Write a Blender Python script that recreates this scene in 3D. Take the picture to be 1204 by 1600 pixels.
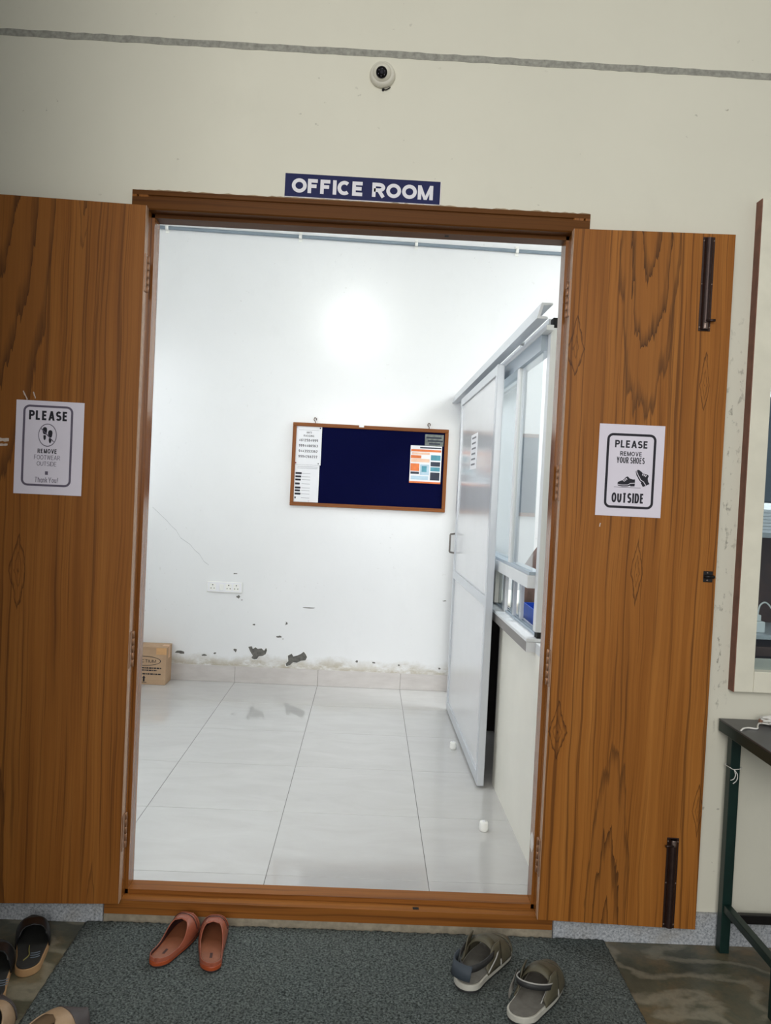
import bpy, bmesh, math, random
from mathutils import Vector, Matrix, Euler
random.seed(7)
for o in list(bpy.data.objects): bpy.data.objects.remove(o)
scene = bpy.context.scene
C = scene.collection
PI = math.pi

# ---------------------------------------------------------------- camera
CAM = Vector((0.0612, -2.7147, 1.4426)); YAW, PITCH, ROLL, FPX = 0.01974, -0.02604, 0.04793, 1286.55
cy_, sy_, cp_, sp_ = math.cos(YAW), math.sin(YAW), math.cos(PITCH), math.sin(PITCH)
fwd = Vector((sy_*cp_, cy_*cp_, sp_)); rgt = Vector((cy_, -sy_, 0)); upv = rgt.cross(fwd)
r2 = rgt*math.cos(ROLL) + upv*math.sin(ROLL); u2 = -rgt*math.sin(ROLL) + upv*math.cos(ROLL)
cd = bpy.data.cameras.new('camera'); cam = bpy.data.objects.new('camera', cd); C.objects.link(cam)
mw = Matrix((r2, u2, -fwd)).transposed().to_4x4(); mw.translation = CAM
cam.matrix_world = mw
cd.sensor_fit = 'HORIZONTAL'; cd.sensor_width = 36.0; cd.lens = FPX/1204*36.0
cd.clip_start = 0.05; cd.clip_end = 100
scene.camera = cam

# ---------------------------------------------------------------- world, daylight, office fill, exposure
world = bpy.data.worlds.new('world'); scene.world = world; world.use_nodes = True
bg = world.node_tree.nodes['Background']
bg.inputs[0].default_value = (0.80, 0.87, 1.0, 1); bg.inputs[1].default_value = 0.34
def area(name, loc, target, sx, sy, power, col):
    l = bpy.data.lights.new(name, 'AREA'); l.shape = 'RECTANGLE'; l.size = sx; l.size_y = sy
    l.energy = power; l.color = col
    o = bpy.data.objects.new(name, l); C.objects.link(o); o.location = loc
    o.rotation_euler = (Vector(target)-Vector(loc)).to_track_quat('-Z', 'Y').to_euler()
    return o
area('daylight_veranda', (-0.20, -5.2, 2.5), (0.4, 0, 1.1), 2.7, 2.2, 148, (1.0, 0.985, 0.94))
area('daylight_room_window', (-2.15, 1.3, 1.9), (0.6, 1.9, 1.2), 1.4, 1.6, 24, (0.90, 0.95, 1.0))
area('fill_side_office', (2.9, 1.8, 3.2), (1.9, 1.8, 0.0), 1.6, 1.6, 95, (0.94, 0.98, 1.0))  # unseen overhead light added to brighten the office behind the glass
vs = scene.view_settings
vs.view_transform = 'Standard'; vs.look = 'None'; vs.exposure = 0.0; vs.gamma = 1.0; vs.use_curve_mapping = False

# ---------------------------------------------------------------- materials
def lin(c):
    return tuple((x/12.92 if x <= .04045 else ((x+.055)/1.055)**2.4) for x in [v/255 for v in c]) + (1,)
MATS = {}
class NT:
    def __init__(s, name):
        m = bpy.data.materials.new(name); m.use_nodes = True; s.m = m; s.t = m.node_tree; s.n = s.t.nodes; s.l = s.t.links
        s.b = s.n['Principled BSDF']; s.tc = s.n.new('ShaderNodeTexCoord'); MATS[name] = m
    def link(s, a, b): s.l.new(a, b)
    def put(s, v, sock):
        if isinstance(v, (int, float)): sock.default_value = v
        elif isinstance(v, (tuple, list)): sock.default_value = v
        else: s.l.new(v, sock)
    def math(s, op, a, b=0.0, c=None, clamp=False):
        n = s.n.new('ShaderNodeMath'); n.operation = op; n.use_clamp = clamp
        s.put(a, n.inputs[0]); s.put(b, n.inputs[1])
        if c is not None: s.put(c, n.inputs[2])
        return n.outputs[0]
    def mapping(s, vec, scale=(1,1,1), loc=(0,0,0)):
        n = s.n.new('ShaderNodeMapping'); s.l.new(vec, n.inputs[0]); n.inputs[3].default_value = scale; n.inputs[1].default_value = loc
        return n.outputs[0]
    def noise(s, vec, scale=5, detail=4, rough=.55, dist=0):
        n = s.n.new('ShaderNodeTexNoise'); s.l.new(vec, n.inputs['Vector'])
        n.inputs['Scale'].default_value = scale; n.inputs['Detail'].default_value = detail
        n.inputs['Roughness'].default_value = rough; n.inputs['Distortion'].default_value = dist
        return n.outputs[0]
    def ramp(s, fac, stops, interp='LINEAR'):
        n = s.n.new('ShaderNodeValToRGB'); s.l.new(fac, n.inputs[0]); e = n.color_ramp.elements; n.color_ramp.interpolation = interp
        while len(e) > 1: e.remove(e[-1])
        e[0].position = stops[0][0]; e[0].color = stops[0][1]
        for p, c in stops[1:]:
            x = e.new(p); x.color = c
        return n.outputs[0]
    def mix(s, fac, a, b, mode='MIX'):
        n = s.n.new('ShaderNodeMix'); n.data_type = 'RGBA'; n.blend_type = mode; n.clamp_factor = True
        s.put(fac, n.inputs[0]); s.put(a, n.inputs[6]); s.put(b, n.inputs[7])
        return n.outputs[2]
    def sep(s, vec):
        n = s.n.new('ShaderNodeSeparateXYZ'); s.l.new(vec, n.inputs[0]); return n.outputs
    def comb(s, x, y, z):
        n = s.n.new('ShaderNodeCombineXYZ'); s.put(x, n.inputs[0]); s.put(y, n.inputs[1]); s.put(z, n.inputs[2]); return n.outputs[0]
    def bump(s, h, strength=.2, dist=.002):
        n = s.n.new('ShaderNodeBump'); n.inputs['Strength'].default_value = strength; n.inputs['Distance'].default_value = dist
        s.l.new(h, n.inputs['Height']); s.l.new(n.outputs[0], s.b.inputs['Normal'])
    def fin(s, col, rough=.5, spec=.5, metal=0.0, coat=0.0, coat_rough=.1):
        s.put(col, s.b.inputs['Base Color']); s.put(rough, s.b.inputs['Roughness'])
        s.b.inputs['Specular IOR Level'].default_value = spec; s.b.inputs['Metallic'].default_value = metal
        s.b.inputs['Coat Weight'].default_value = coat; s.b.inputs['Coat Roughness'].default_value = coat_rough
        return s.m
def band(v, lo, hi):  # grey value helper for ramps
    return (v, v, v, 1)
W1, B0 = (1,1,1,1), (0,0,0,1)

def simple(name, rgb, rough=.5, var=.08, scale=25, metal=0.0, spec=.5, bump=0.0, bscale=200, coat=0.0):
    if name in MATS: return MATS[name]
    s = NT(name); c = lin(rgb); ob = s.tc.outputs['Object']
    n = s.noise(ob, scale, 3)
    lo = tuple(x*(1-var) for x in c[:3])+(1,); hi = tuple(min(1, x*(1+var)) for x in c[:3])+(1,)
    col = s.ramp(n, [(.3, lo), (.7, hi)])
    if bump: s.bump(s.noise(ob, bscale, 2), bump, .001)
    return s.fin(col, rough, spec, metal, coat)

def plaster(name, rgb, rough, stains, specks=0.0, spec=.5, damp=False, grub=None):
    """painted plaster; stains = faint blotches; specks = chips; damp = brown tide mark just above the skirting"""
    s = NT(name); ob = s.tc.outputs['Object']; c = lin(rgb)
    big = s.noise(ob, 1.3, 5, .6)
    col = s.ramp(big, [(.25, tuple(x*(1-stains) for x in c[:3])+(1,)), (.75, tuple(min(1, x*(1+stains*.5)) for x in c[:3])+(1,))])
    sm = s.noise(s.mapping(ob, (1, 1, .6)), 6, 6, .7)
    col = s.mix(s.math('MULTIPLY', s.ramp(sm, [(.56, B0), (.74, W1)]), .35*stains/.08), col, tuple(x*.86 for x in c[:3])+(1,))
    xyz = s.sep(ob)
    if specks:
        sp = s.ramp(s.noise(ob, 38, 2, .5), [(.70, B0), (.73, W1)])
        zone = s.ramp(s.noise(s.mapping(ob, (1,1,1), (3.1, 0, 7.7)), 2.2, 2), [(.5, B0), (.62, W1)])
        col = s.mix(s.math('MULTIPLY', s.math('MULTIPLY', sp, zone), specks), col, lin((120, 112, 98)))
    if grub:   # grubby marks in a strip of the wall (x0,x1,z0,z1)
        x0, x1, z0, z1 = grub
        mx = s.math('MULTIPLY', s.math('SMOOTH_MIN', s.math('MULTIPLY', s.math('SUBTRACT', xyz[0], x0), 14), s.math('MULTIPLY', s.math('SUBTRACT', x1, xyz[0]), 14), .1), 1, clamp=True)
        mz = s.math('MULTIPLY', s.math('MINIMUM', s.math('SUBTRACT', xyz[2], z0), s.math('SUBTRACT', z1, xyz[2])), 4, clamp=True)
        g = s.ramp(s.noise(s.mapping(ob, (1, 1, .55)), 42, 5, .65), [(.57, B0), (.66, W1)])
        col = s.mix(s.math('MULTIPLY', s.math('MULTIPLY', mx, mz), s.math('MULTIPLY', g, .9)), col, lin((66, 60, 50)))
    if damp:
        h = s.math('ADD', xyz[2], s.math('MULTIPLY', s.math('SUBTRACT', s.noise(ob, 5, 5, .65), .5), .16))
        m = s.ramp(s.math('MULTIPLY', h, 2.5), [(.32, W1), (.52, B0)])
        pat = s.ramp(s.noise(s.mapping(ob, (1, 1, 2)), 9, 6, .7), [(.30, B0), (.56, W1)])
        col = s.mix(s.math('MULTIPLY', s.math('MULTIPLY', m, pat), .8), col, lin((170, 158, 134)))
    s.bump(s.noise(ob, 30, 6, .6), .10, .004)
    return s.fin(col, rough, spec)

def aluminium(name, rgb=(214, 218, 224), rough=.28, metal=.35):
    s = NT(name); ob = s.tc.outputs['Object']; c = lin(rgb)
    n = s.noise(s.mapping(ob, (60, 60, 2)), 3, 2)
    return s.fin(s.ramp(n, [(.3, tuple(x*.95 for x in c[:3])+(1,)), (.7, c)]), rough, .5, metal)

def wood_grain(s, u, v, cathedrals=(), eyes=()):
    """teak veneer: u across the grain, v along it (metres)"""
    wob = s.math('MULTIPLY', s.math('SUBTRACT', s.noise(s.comb(s.math('MULTIPLY', u, 5), 0.0, s.math('MULTIPLY', v, 1.1)), 1, 3), .5), .05)
    uu = s.math('ADD', u, wob)
    broad = s.noise(s.comb(s.math('MULTIPLY', uu, 26), 0.0, s.math('MULTIPLY', v, .7)), 1, 3, .5)
    fine = s.noise(s.comb(s.math('MULTIPLY', uu, 190), 0.0, s.math('MULTIPLY', v, 1.6)), 1, 3, .6)
    hair = s.noise(s.comb(s.math('MULTIPLY', uu, 95), 3.0, s.math('MULTIPLY', v, .8)), 1, 2, .5)
    col = s.ramp(broad, [(.25, lin((138, 84, 33))), (.5, lin((159, 100, 42))), (.78, lin((174, 114, 52)))])
    col = s.mix(s.math('MULTIPLY', s.ramp(fine, [(.42, B0), (.75, W1)]), .45), col, lin((104, 60, 24)))
    col = s.mix(s.math('MULTIPLY', s.ramp(hair, [(.555, B0), (.65, W1)]), .62), col, lin((80, 46, 20)))
    jag = s.math('MULTIPLY', s.math('SUBTRACT', s.noise(s.comb(s.math('MULTIPLY', u, 42), 5.0, s.math('MULTIPLY', v, 3.0)), 1, 3, .6), .5), .05)
    for (u0, v0, a, fmax, freq, ph) in cathedrals:
        du = s.math('SUBTRACT', u, u0); dv = s.math('MULTIPLY', s.math('SUBTRACT', v, v0), a)
        f = s.math('SQRT', s.math('ADD', s.math('MULTIPLY', du, du), s.math('MULTIPLY', dv, dv)))
        f = s.math('ADD', f, jag)
        mask = s.math('MULTIPLY', s.math('SUBTRACT', fmax, f), 400, clamp=True)
        fr = s.math('FRACT', s.math('ADD', s.math('MULTIPLY', s.math('SUBTRACT', fmax, f), freq), ph))
        inside = s.mix(s.math('MULTIPLY', mask, .55), col, lin((150, 95, 42)))
        dark = s.ramp(fr, [(0.0, W1), (.07, (.75,)*3+(1,)), (.35, B0)])
        col = s.mix(s.math('MULTIPLY', s.math('MULTIPLY', mask, dark), .85), inside, lin((56, 35, 20)))
    for (u0, v0, hw, hh) in eyes:
        g = s.math('ADD', s.math('DIVIDE', s.math('ABSOLUTE', s.math('SUBTRACT', u, u0)), hw), s.math('DIVIDE', s.math('ABSOLUTE', s.math('SUBTRACT', v, v0)), hh))
        g = s.math('ADD', g, s.math('MULTIPLY', s.math('SUBTRACT', s.noise(s.comb(s.math('MULTIPLY', u, 30), 9.0, s.math('MULTIPLY', v, 9.0)), 1, 3, .6), .5), 1.3))
        line = s.ramp(g, [(0, W1), (.10, B0), (.30, B0), (.42, (.6,)*3+(1,)), (.5, B0), (.76, B0), (.95, W1), (1.0, B0)])
        col = s.mix(s.math('MULTIPLY', line, .85), col, lin((62, 36, 18)))
    return col, fine

def teak(name, axis='Z', cathedrals=(), eyes=(), tint=None, rough=.45, spec=.16):
    s = NT(name); x = s.sep(s.tc.outputs['Object'])
    if axis == 'Z': u, v = s.math('ADD', x[0], s.math('MULTIPLY', x[1], .7)), x[2]
    else: u, v = s.math('ADD', x[2], s.math('MULTIPLY', x[1], .7)), x[0]
    col, fine = wood_grain(s, u, v, cathedrals, eyes)
    if tint: col = s.mix(tint[1], col, lin(tint[0]))
    s.bump(fine, .06, .001)
    return s.fin(col, rough, spec)

def glass(name, tint=(1, 1, 1, 1), rough=0.0, mixf=.0):
    """thin clear pane: transparent with a Fresnel mirror, so light passes through"""
    s = NT(name)
    tr = s.n.new('ShaderNodeBsdfTransparent'); tr.inputs[0].default_value = tint
    gl = s.n.new('ShaderNodeBsdfGlossy'); gl.inputs['Roughness'].default_value = rough
    ge = s.n.new('ShaderNodeNewGeometry'); dt = s.n.new('ShaderNodeVectorMath'); dt.operation = 'DOT_PRODUCT'
    s.l.new(ge.outputs['Normal'], dt.inputs[0]); s.l.new(ge.outputs['Incoming'], dt.inputs[1])
    c1 = s.math('SUBTRACT', 1.0, s.math('ABSOLUTE', dt.outputs['Value']), clamp=True)
    nz = s.noise(s.tc.outputs['Object'], 3, 2)
    mx = s.n.new('ShaderNodeMixShader')
    s.l.new(s.math('ADD', s.math('MULTIPLY', s.math('POWER', c1, 5.0), .90), s.math('ADD', .035, s.math('MULTIPLY', nz, .015)), clamp=True), mx.inputs[0])
    s.l.new(tr.outputs[0], mx.inputs[1]); s.l.new(gl.outputs[0], mx.inputs[2])
    s.l.new(mx.outputs[0], s.n['Material Output'].inputs[0])
    return s.m

def emit(name, col, strength):
    s = NT(name); n = s.noise(s.tc.outputs['Object'], 4, 1)
    s.fin(s.ramp(n, [(0, lin((240, 240, 240))), (1, lin((250, 250, 250)))]), .4)
    s.b.inputs['Emission Color'].default_value = col; s.b.inputs['Emission Strength'].default_value = strength
    return s.m

# ---------------------------------------------------------------- geometry helpers
class MB:
    def __init__(s): s.v = []; s.f = []; s.mi = []; s.cur = 0; s.smooth = False; s.sm = []
    def add(s, vs, fs):
        b = len(s.v); s.v += [tuple(p) for p in vs]
        for f in fs: s.f.append(tuple(i+b for i in f)); s.mi.append(s.cur); s.sm.append(s.smooth)
    def box(s, x0, x1, y0, y1, z0, z1, fn=None):
        vs = [(x, y, z) for z in (z0, z1) for y in (y0, y1) for x in (x0, x1)]
        if fn: vs = [fn(*p) for p in vs]
        s.add(vs, [(0,2,3,1), (4,5,7,6), (0,1,5,4), (2,6,7,3), (0,4,6,2), (1,3,7,5)]); return s
    def prism(s, pts, d0, d1, axis='y', fn=None):
        """polygon pts extruded along an axis from d0 to d1"""
        def mk(p, d): return {'y': (p[0], d, p[1]), 'z': (p[0], p[1], d), 'x': (d, p[0], p[1])}[axis]
        n = len(pts); vs = [mk(p, d0) for p in pts]+[mk(p, d1) for p in pts]
        if fn: vs = [fn(*p) for p in vs]
        s.add(vs, [tuple(range(n)), tuple(range(2*n-1, n-1, -1))]+[(i, i+n, (i+1) % n+n, (i+1) % n) for i in range(n)]); return s
    def tube(s, path, r, n=8, caps=True, rads=None):
        P = [Vector(p) for p in path]; rings = []; prev = None
        for i, p in enumerate(P):
            d = (P[min(i+1, len(P)-1)]-P[max(i-1, 0)]).normalized()
            a = Vector((0, 0, 1)) if abs(d.z) < .9 else Vector((1, 0, 0))
            if prev is not None: a = prev
            e1 = (a - d*a.dot(d)).normalized(); e2 = d.cross(e1); prev = e1
            rr = rads[i] if rads else r
            rings.append([p + e1*math.cos(2*PI*k/n)*rr + e2*math.sin(2*PI*k/n)*rr for k in range(n)])
        vs = [q for r_ in rings for q in r_]; fs = []
        for i in range(len(P)-1):
            for k in range(n): fs.append((i*n+k, i*n+(k+1) % n, (i+1)*n+(k+1) % n, (i+1)*n+k))
        if caps: fs += [tuple(range(n-1, -1, -1)), tuple(range((len(P)-1)*n, len(P)*n))]
        sm = s.smooth; s.smooth = True; s.add(vs, fs); s.smooth = sm; return s
    def lathe(s, prof, c, axis='z', n=24):
        """prof = [(r, h)...] turned about an axis through c"""
        vs = []; fs = []
        for r, h in prof:
            for k in range(n):
                a = 2*PI*k/n; p = (r*math.cos(a), r*math.sin(a), h)
                if axis == 'y': p = (p[0], h, p[1])
                if axis == '-y': p = (p[0], -h, p[1])
                if axis == 'x': p = (h, p[0], p[1])
                vs.append((p[0]+c[0], p[1]+c[1], p[2]+c[2]))
        for i in range(len(prof)-1):
            for k in range(n): fs.append((i*n+k, i*n+(k+1) % n, (i+1)*n+(k+1) % n, (i+1)*n+k))
        fs.append(tuple(range(n-1, -1, -1))); fs.append(tuple(range((len(prof)-1)*n, len(prof)*n)))
        sm = s.smooth; s.smooth = True; s.add(vs, fs); s.smooth = sm; return s
    def grid(s, fn, nu, nv, closed_u=False):
        vs = [fn(i/nu, j/nv) for j in range(nv+1) for i in range(nu+1)]
        fs = [(j*(nu+1)+i, j*(nu+1)+i+1, (j+1)*(nu+1)+i+1, (j+1)*(nu+1)+i) for j in range(nv) for i in range(nu)]
        sm = s.smooth; s.smooth = True; s.add(vs, fs); s.smooth = sm; return s
    def build(s, name, mats, parent=None, bevel=0.0, solid=0.0, subsurf=0, loc=None, rot=None):
        me = bpy.data.meshes.new(name); me.from_pydata(s.v, [], s.f)
        if not isinstance(mats, (list, tuple)): mats = [mats]
        for m in mats: me.materials.append(MATS[m] if isinstance(m, str) else m)
        me.polygons.foreach_set('material_index', s.mi); me.polygons.foreach_set('use_smooth', s.sm)
        bm = bmesh.new(); bm.from_mesh(me); bmesh.ops.remove_doubles(bm, verts=bm.verts, dist=1e-5)
        bmesh.ops.recalc_face_normals(bm, faces=bm.faces); bm.to_mesh(me); bm.free(); me.update()
        o = bpy.data.objects.new(name, me); C.objects.link(o)
        if parent: o.parent = parent
        if loc: o.location = loc
        if rot: o.rotation_euler = rot
        if bevel:
            b = o.modifiers.new('bevel', 'BEVEL'); b.width = bevel; b.segments = 2; b.limit_method = 'ANGLE'; b.angle_limit = math.radians(50)
        if solid:
            d = o.modifiers.new('solid', 'SOLIDIFY'); d.thickness = solid; d.offset = 0
        if subsurf:
            d = o.modifiers.new('sub', 'SUBSURF'); d.levels = subsurf; d.render_levels = subsurf
        return o
def tag(o, label, cat, group=None):
    o['label'] = label; o['category'] = cat
    if group: o['group'] = group
    return o
def struct(o, label=None):
    o['kind'] = 'structure'
    if label: o['label'] = label
    return o
def stuff(o): o['kind'] = 'stuff'; return o
def empty(name, loc=(0, 0, 0), rot=(0, 0, 0)):
    o = bpy.data.objects.new(name, None); C.objects.link(o); o.location = loc; o.rotation_euler = rot; o.empty_display_size = .05
    return o
def bx(name, mat, x0, x1, y0, y1, z0, z1, parent=None, bevel=0.0, fn=None):
    return MB().box(x0, x1, y0, y1, z0, z1, fn).build(name, mat, parent, bevel)
def part_copy(o, parent, loc=None, rot=None):
    c = o.copy(); C.objects.link(c); c.parent = parent
    if loc is not None: c.location = loc
    if rot is not None: c.rotation_euler = rot
    return c

def rrect(x0, x1, z0, z1, r, n=6):
    pts = []
    for cx, cz, a0 in ((x1-r, z0+r, -PI/2), (x1-r, z1-r, 0), (x0+r, z1-r, PI/2), (x0+r, z0+r, PI)):
        for k in range(n+1): a = a0+PI/2*k/n; pts.append((cx+r*math.cos(a), cz+r*math.sin(a)))
    return pts
def ring_print(outer, inner, y, mat, parent, name='border', d=.0005):
    n = len(outer); m = MB()
    vs = [(p[0], y, p[1]) for p in outer]+[(p[0], y, p[1]) for p in inner]+[(p[0], y-d, p[1]) for p in outer]+[(p[0], y-d, p[1]) for p in inner]
    fs = []
    for i in range(n):
        j = (i+1) % n
        fs += [(2*n+i, 2*n+j, 3*n+j, 3*n+i), (i, j, 2*n+j, 2*n+i), (n+i, 3*n+i, 3*n+j, n+j)]
    m.add(vs, fs); return m.build(name, mat, parent)
def shape_print(pts, y, mat, parent, name='print', d=.0005):
    return MB().prism(pts, y-d, y, 'y').build(name, mat, parent)
def spline(pts, n=8):
    P = [Vector(p) for p in pts]; out = []
    for i in range(len(P)-1):
        p0, p1, p2, p3 = P[max(i-1, 0)], P[i], P[i+1], P[min(i+2, len(P)-1)]
        for k in range(n):
            t = k/n; out.append(.5*((2*p1)+(p2-p0)*t+(2*p0-5*p1+4*p2-p3)*t*t+(3*p1-p0-3*p2+p3)*t**3))
    out.append(P[-1]); return out

# ---------------------------------------------------------------- block lettering drawn as strokes (unit box per glyph)
def _arc(cx, cz, rx, rz, a0, a1, n=10): return [(cx+rx*math.cos(a0+(a1-a0)*k/n), cz+rz*math.sin(a0+(a1-a0)*k/n)) for k in range(n+1)]
_D = PI/180
GLY = {
 'A': (1.0, [[(0, 0), (.5, 1), (1, 0)], [(.18, .33), (.82, .33)]]), 'C': (.95, [_arc(.5, .5, .5, .5, 48*_D, 312*_D, 22)]),
 'D': (.92, [[(0, 0), (0, 1), (.45, 1)]+_arc(.45, .5, .55, .5, 90*_D, -90*_D, 14)+[(.45, 0), (0, 0)]]),
 'E': (.78, [[(1, 1), (0, 1), (0, 0), (1, 0)], [(0, .52), (.9, .52)]]), 'F': (.74, [[(1, 1), (0, 1), (0, 0)], [(0, .50), (.88, .50)]]),
 'G': (1.0, [_arc(.5, .5, .5, .5, 48*_D, 345*_D, 24)+[(1, .42), (.58, .42)]]), 'H': (.92, [[(0, 0), (0, 1)], [(1, 0), (1, 1)], [(0, .52), (1, .52)]]),
 'I': (.0, [[(0, 0), (0, 1)]]), 'L': (.74, [[(0, 1), (0, 0), (1, 0)]]), 'M': (1.1, [[(0, 0), (0, 1), (.5, .05), (1, 1), (1, 0)]]),
 'N': (.95, [[(0, 0), (0, 1), (1, 0), (1, 1)]]), 'O': (1.05, [_arc(.5, .5, .5, .5, 0, 2*PI, 32)]),
 'P': (.84, [[(0, 0), (0, 1), (.55, 1)]+_arc(.55, .74, .45, .26, 90*_D, -90*_D, 10)+[(0, .48)]]),
 'R': (.9, [[(0, 0), (0, 1), (.55, 1)]+_arc(.55, .74, .42, .26, 90*_D, -90*_D, 10)+[(0, .48)], [(.5, .48), (1, 0)]]),
 'S': (.85, [_arc(.5, .745, .46, .255, 30*_D, 270*_D, 14)+_arc(.5, .255, .5, .255, 90*_D, -150*_D, 14)]),
 'T': (.86, [[(0, 1), (1, 1)], [(.5, 1), (.5, 0)]]), 'U': (.9, [[(0, 1), (0, .42)]+_arc(.5, .42, .5, .42, 180*_D, 360*_D, 14)+[(1, 1)]]),
 'V': (.95, [[(0, 1), (.5, 0), (1, 1)]]), 'W': (1.35, [[(0, 1), (.25, 0), (.5, .95), (.75, 0), (1, 1)]]), 'Y': (.95, [[(0, 1), (.5, .40), (1, 1)], [(.5, .40), (.5, 0)]]),
 'h': (.58, [[(0, 0), (0, 1)], [(0, .45)]+_arc(.5, .45, .5, .25, 180*_D, 0, 8)+[(1, 0)]]), 'n': (.58, [[(0, 0), (0, .7)], [(0, .45)]+_arc(.5, .45, .5, .25, 180*_D, 0, 8)+[(1, 0)]]),
 'a': (.6, [_arc(.5, .34, .5, .36, 0, 2*PI, 18), [(1, .7), (1, 0)]]), 'k': (.56, [[(0, 0), (0, 1)], [(1, .7), (0, .3)], [(.35, .44), (1, 0)]]),
 'o': (.64, [_arc(.5, .35, .5, .35, 0, 2*PI, 20)]), 'u': (.58, [[(0, .7), (0, .28)]+_arc(.5, .28, .5, .28, 180*_D, 360*_D, 8)+[(1, .7)], [(1, .7), (1, 0)]]),
 '!': (.0, [[(0, 1), (0, .28)], [(0, .12), (0, 0)]]),
 '1': (.4, [[(0, .78), (1, 1), (1, 0)]]), '2': (.75, [_arc(.5, .72, .5, .28, 170*_D, -30*_D, 12)+[(0, 0), (1, 0)]]), '3': (.75, [_arc(.48, .75, .48, .25, 150*_D, -80*_D, 12)+_arc(.48, .26, .52, .26, 85*_D, -150*_D, 12)]),
 '4': (.8, [[(.75, 0), (.75, 1), (0, .28), (1, .28)]]), '5': (.75, [[(.95, 1), (.12, 1), (.05, .52)]+_arc(.48, .33, .52, .33, 120*_D, -150*_D, 12)]), '6': (.75, [_arc(.5, .3, .5, .3, 0, 2*PI, 18), [(0, .32), (.12, .75), (.45, 1), (.85, .92)]]),
 '0': (.75, [_arc(.5, .5, .5, .5, 0, 2*PI, 22)]), '9': (.75, [_arc(.5, .7, .5, .3, 0, 2*PI, 18), [(1, .68), (.88, .25), (.55, 0), (.15, .08)]]),
}
def _ribbon(P, t):
    """flat ribbon of width t along a 2-D polyline, mitred"""
    closed = (Vector(P[0])-Vector(P[-1])).length < 1e-6; n = len(P); L = []; R_ = []
    for i in range(n):
        p = Vector(P[i]); a = Vector(P[i-1]) if i > 0 else (Vector(P[n-2]) if closed else None); c = Vector(P[i+1]) if i < n-1 else (Vector(P[1]) if closed else None)
        d1 = (p-a).normalized() if a is not None else None; d2 = (c-p).normalized() if c is not None else None
        if d1 is None: d1 = d2
        if d2 is None: d2 = d1
        n1 = Vector((-d1.y, d1.x)); n2 = Vector((-d2.y, d2.x)); m_ = n1+n2
        m_ = m_.normalized() if m_.length > 1e-4 else n1
        k = 1/max(.68, m_.dot(n1)); L.append(p+m_*t/2*k); R_.append(p-m_*t/2*k)
    return L, R_
def letter(txt, x0, x1, z0, z1, y, mat, parent, weight=.14, depth=.0005, name='lettering', gap=1.1):
    """a printed word filling x0..x1, z0..z1 on a face that looks towards -y; weight = stroke / letter height"""
    h = z1-z0; t = weight*h; g_ = gap*t; lay = []; b = MB()
    chars = [c for c in txt if c != ' ']; n_sp = txt.count(' ')
    free = (x1-x0)-len(chars)*t-(len(chars)-1-n_sp)*g_-n_sp*1.9*max(t, .10*h); sc = free/sum(GLY[c][0] for c in chars); x = x0
    for ch in txt:
        if ch == ' ': x += 1.9*max(t, .10*h)-g_; continue
        lay.append((ch, x, GLY[ch][0])); x += GLY[ch][0]*sc+t+g_
    def para(xa, za, xb, zb, hw, yy):
        q = [(xa-hw, za), (xa+hw, za), (xb+hw, zb), (xb-hw, zb)]
        b.add([(x_, yy, z_) for x_, z_ in q]+[(x_, y, z_) for x_, z_ in q], [(0, 1, 2, 3), (0, 4, 5, 1), (1, 5, 6, 2), (2, 6, 7, 3), (3, 7, 4, 0)])
    SL = {'M': [(0, 0, 0, 1), (1, 0, 1, 1), (0, 1, .5, 0), (1, 1, .5, 0)], 'N': [(0, 0, 0, 1), (1, 0, 1, 1), (0, 1, 1, 0)], 'V': [(0, 1, .5, 0), (1, 1, .5, 0)], 'A': [(0, 0, .5, 1), (1, 0, .5, 1)],
          'W': [(0, 1, .26, 0), (.5, 1, .26, 0), (.5, 1, .74, 0), (1, 1, .74, 0)], 'Y': [(0, 1, .5, .38), (1, 1, .5, .38), (.5, .46, .5, 0)]}
    for ch, u0, w in lay:
        if ch in SL:
            for k, (xa, za, xb, zb) in enumerate(SL[ch]):
                th = t if xa == xb else t*(.88 if ch in 'MW' else 1.0)
                para(u0+t/2+xa*w*sc, z0+za*h, u0+t/2+xb*w*sc, z0+zb*h, th/2, y-depth-.00002*k)
            if ch == 'A': 
                zc = z0+h*.30; b.box(u0+t/2+w*sc*.18, u0+t/2+w*sc*.82, y-depth, y, zc-t*.42, zc+t*.42)
            continue
        for k, st in enumerate(GLY[ch][1]):
            st = [q for i_, q in enumerate(st) if i_ == 0 or abs(q[0]-st[i_-1][0])+abs(q[1]-st[i_-1][1]) > 1e-6]
            P = [(u0+t/2+px*w*sc, z0+t/2*(0 if len(st) == 2 and st[0][0] == st[1][0] else 1)+pz*(h-t*(0 if len(st) == 2 and st[0][0] == st[1][0] else 1))) for px, pz in st]
            if ch in 'AMNVWYHRPFLTDEhnuk' :
                # strokes that end on the base or cap line run right up to it
                def ext(i, j):
                    if abs(st[i][1]-st[j][1]) > .2 and st[i][1] in (0, 1): P[i] = (P[i][0], z0 if st[i][1] == 0 else z1)
                ext(0, 1); ext(-1, -2)
            L, R_ = _ribbon(P, t*(.74 if ch in 'MNW' and weight > .12 else 1)); yy = y-depth-.00002*k
            vs = [(p.x, yy, p.y) for p in L]+[(p.x, yy, p.y) for p in R_]+[(p.x, y, p.y) for p in L]+[(p.x, y, p.y) for p in R_]; n = len(P)
            fs = []
            for i in range(n-1): fs += [(i, i+1, n+i+1, n+i), (i, 2*n+i, 2*n+i+1, i+1), (n+i, n+i+1, 3*n+i+1, 3*n+i)]
            fs += [(0, n, 3*n, 2*n), (n-1, 3*n-1, 4*n-1, 2*n-1)]
            b.add(vs, fs)
    return b.build(name, mat, parent)

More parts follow.
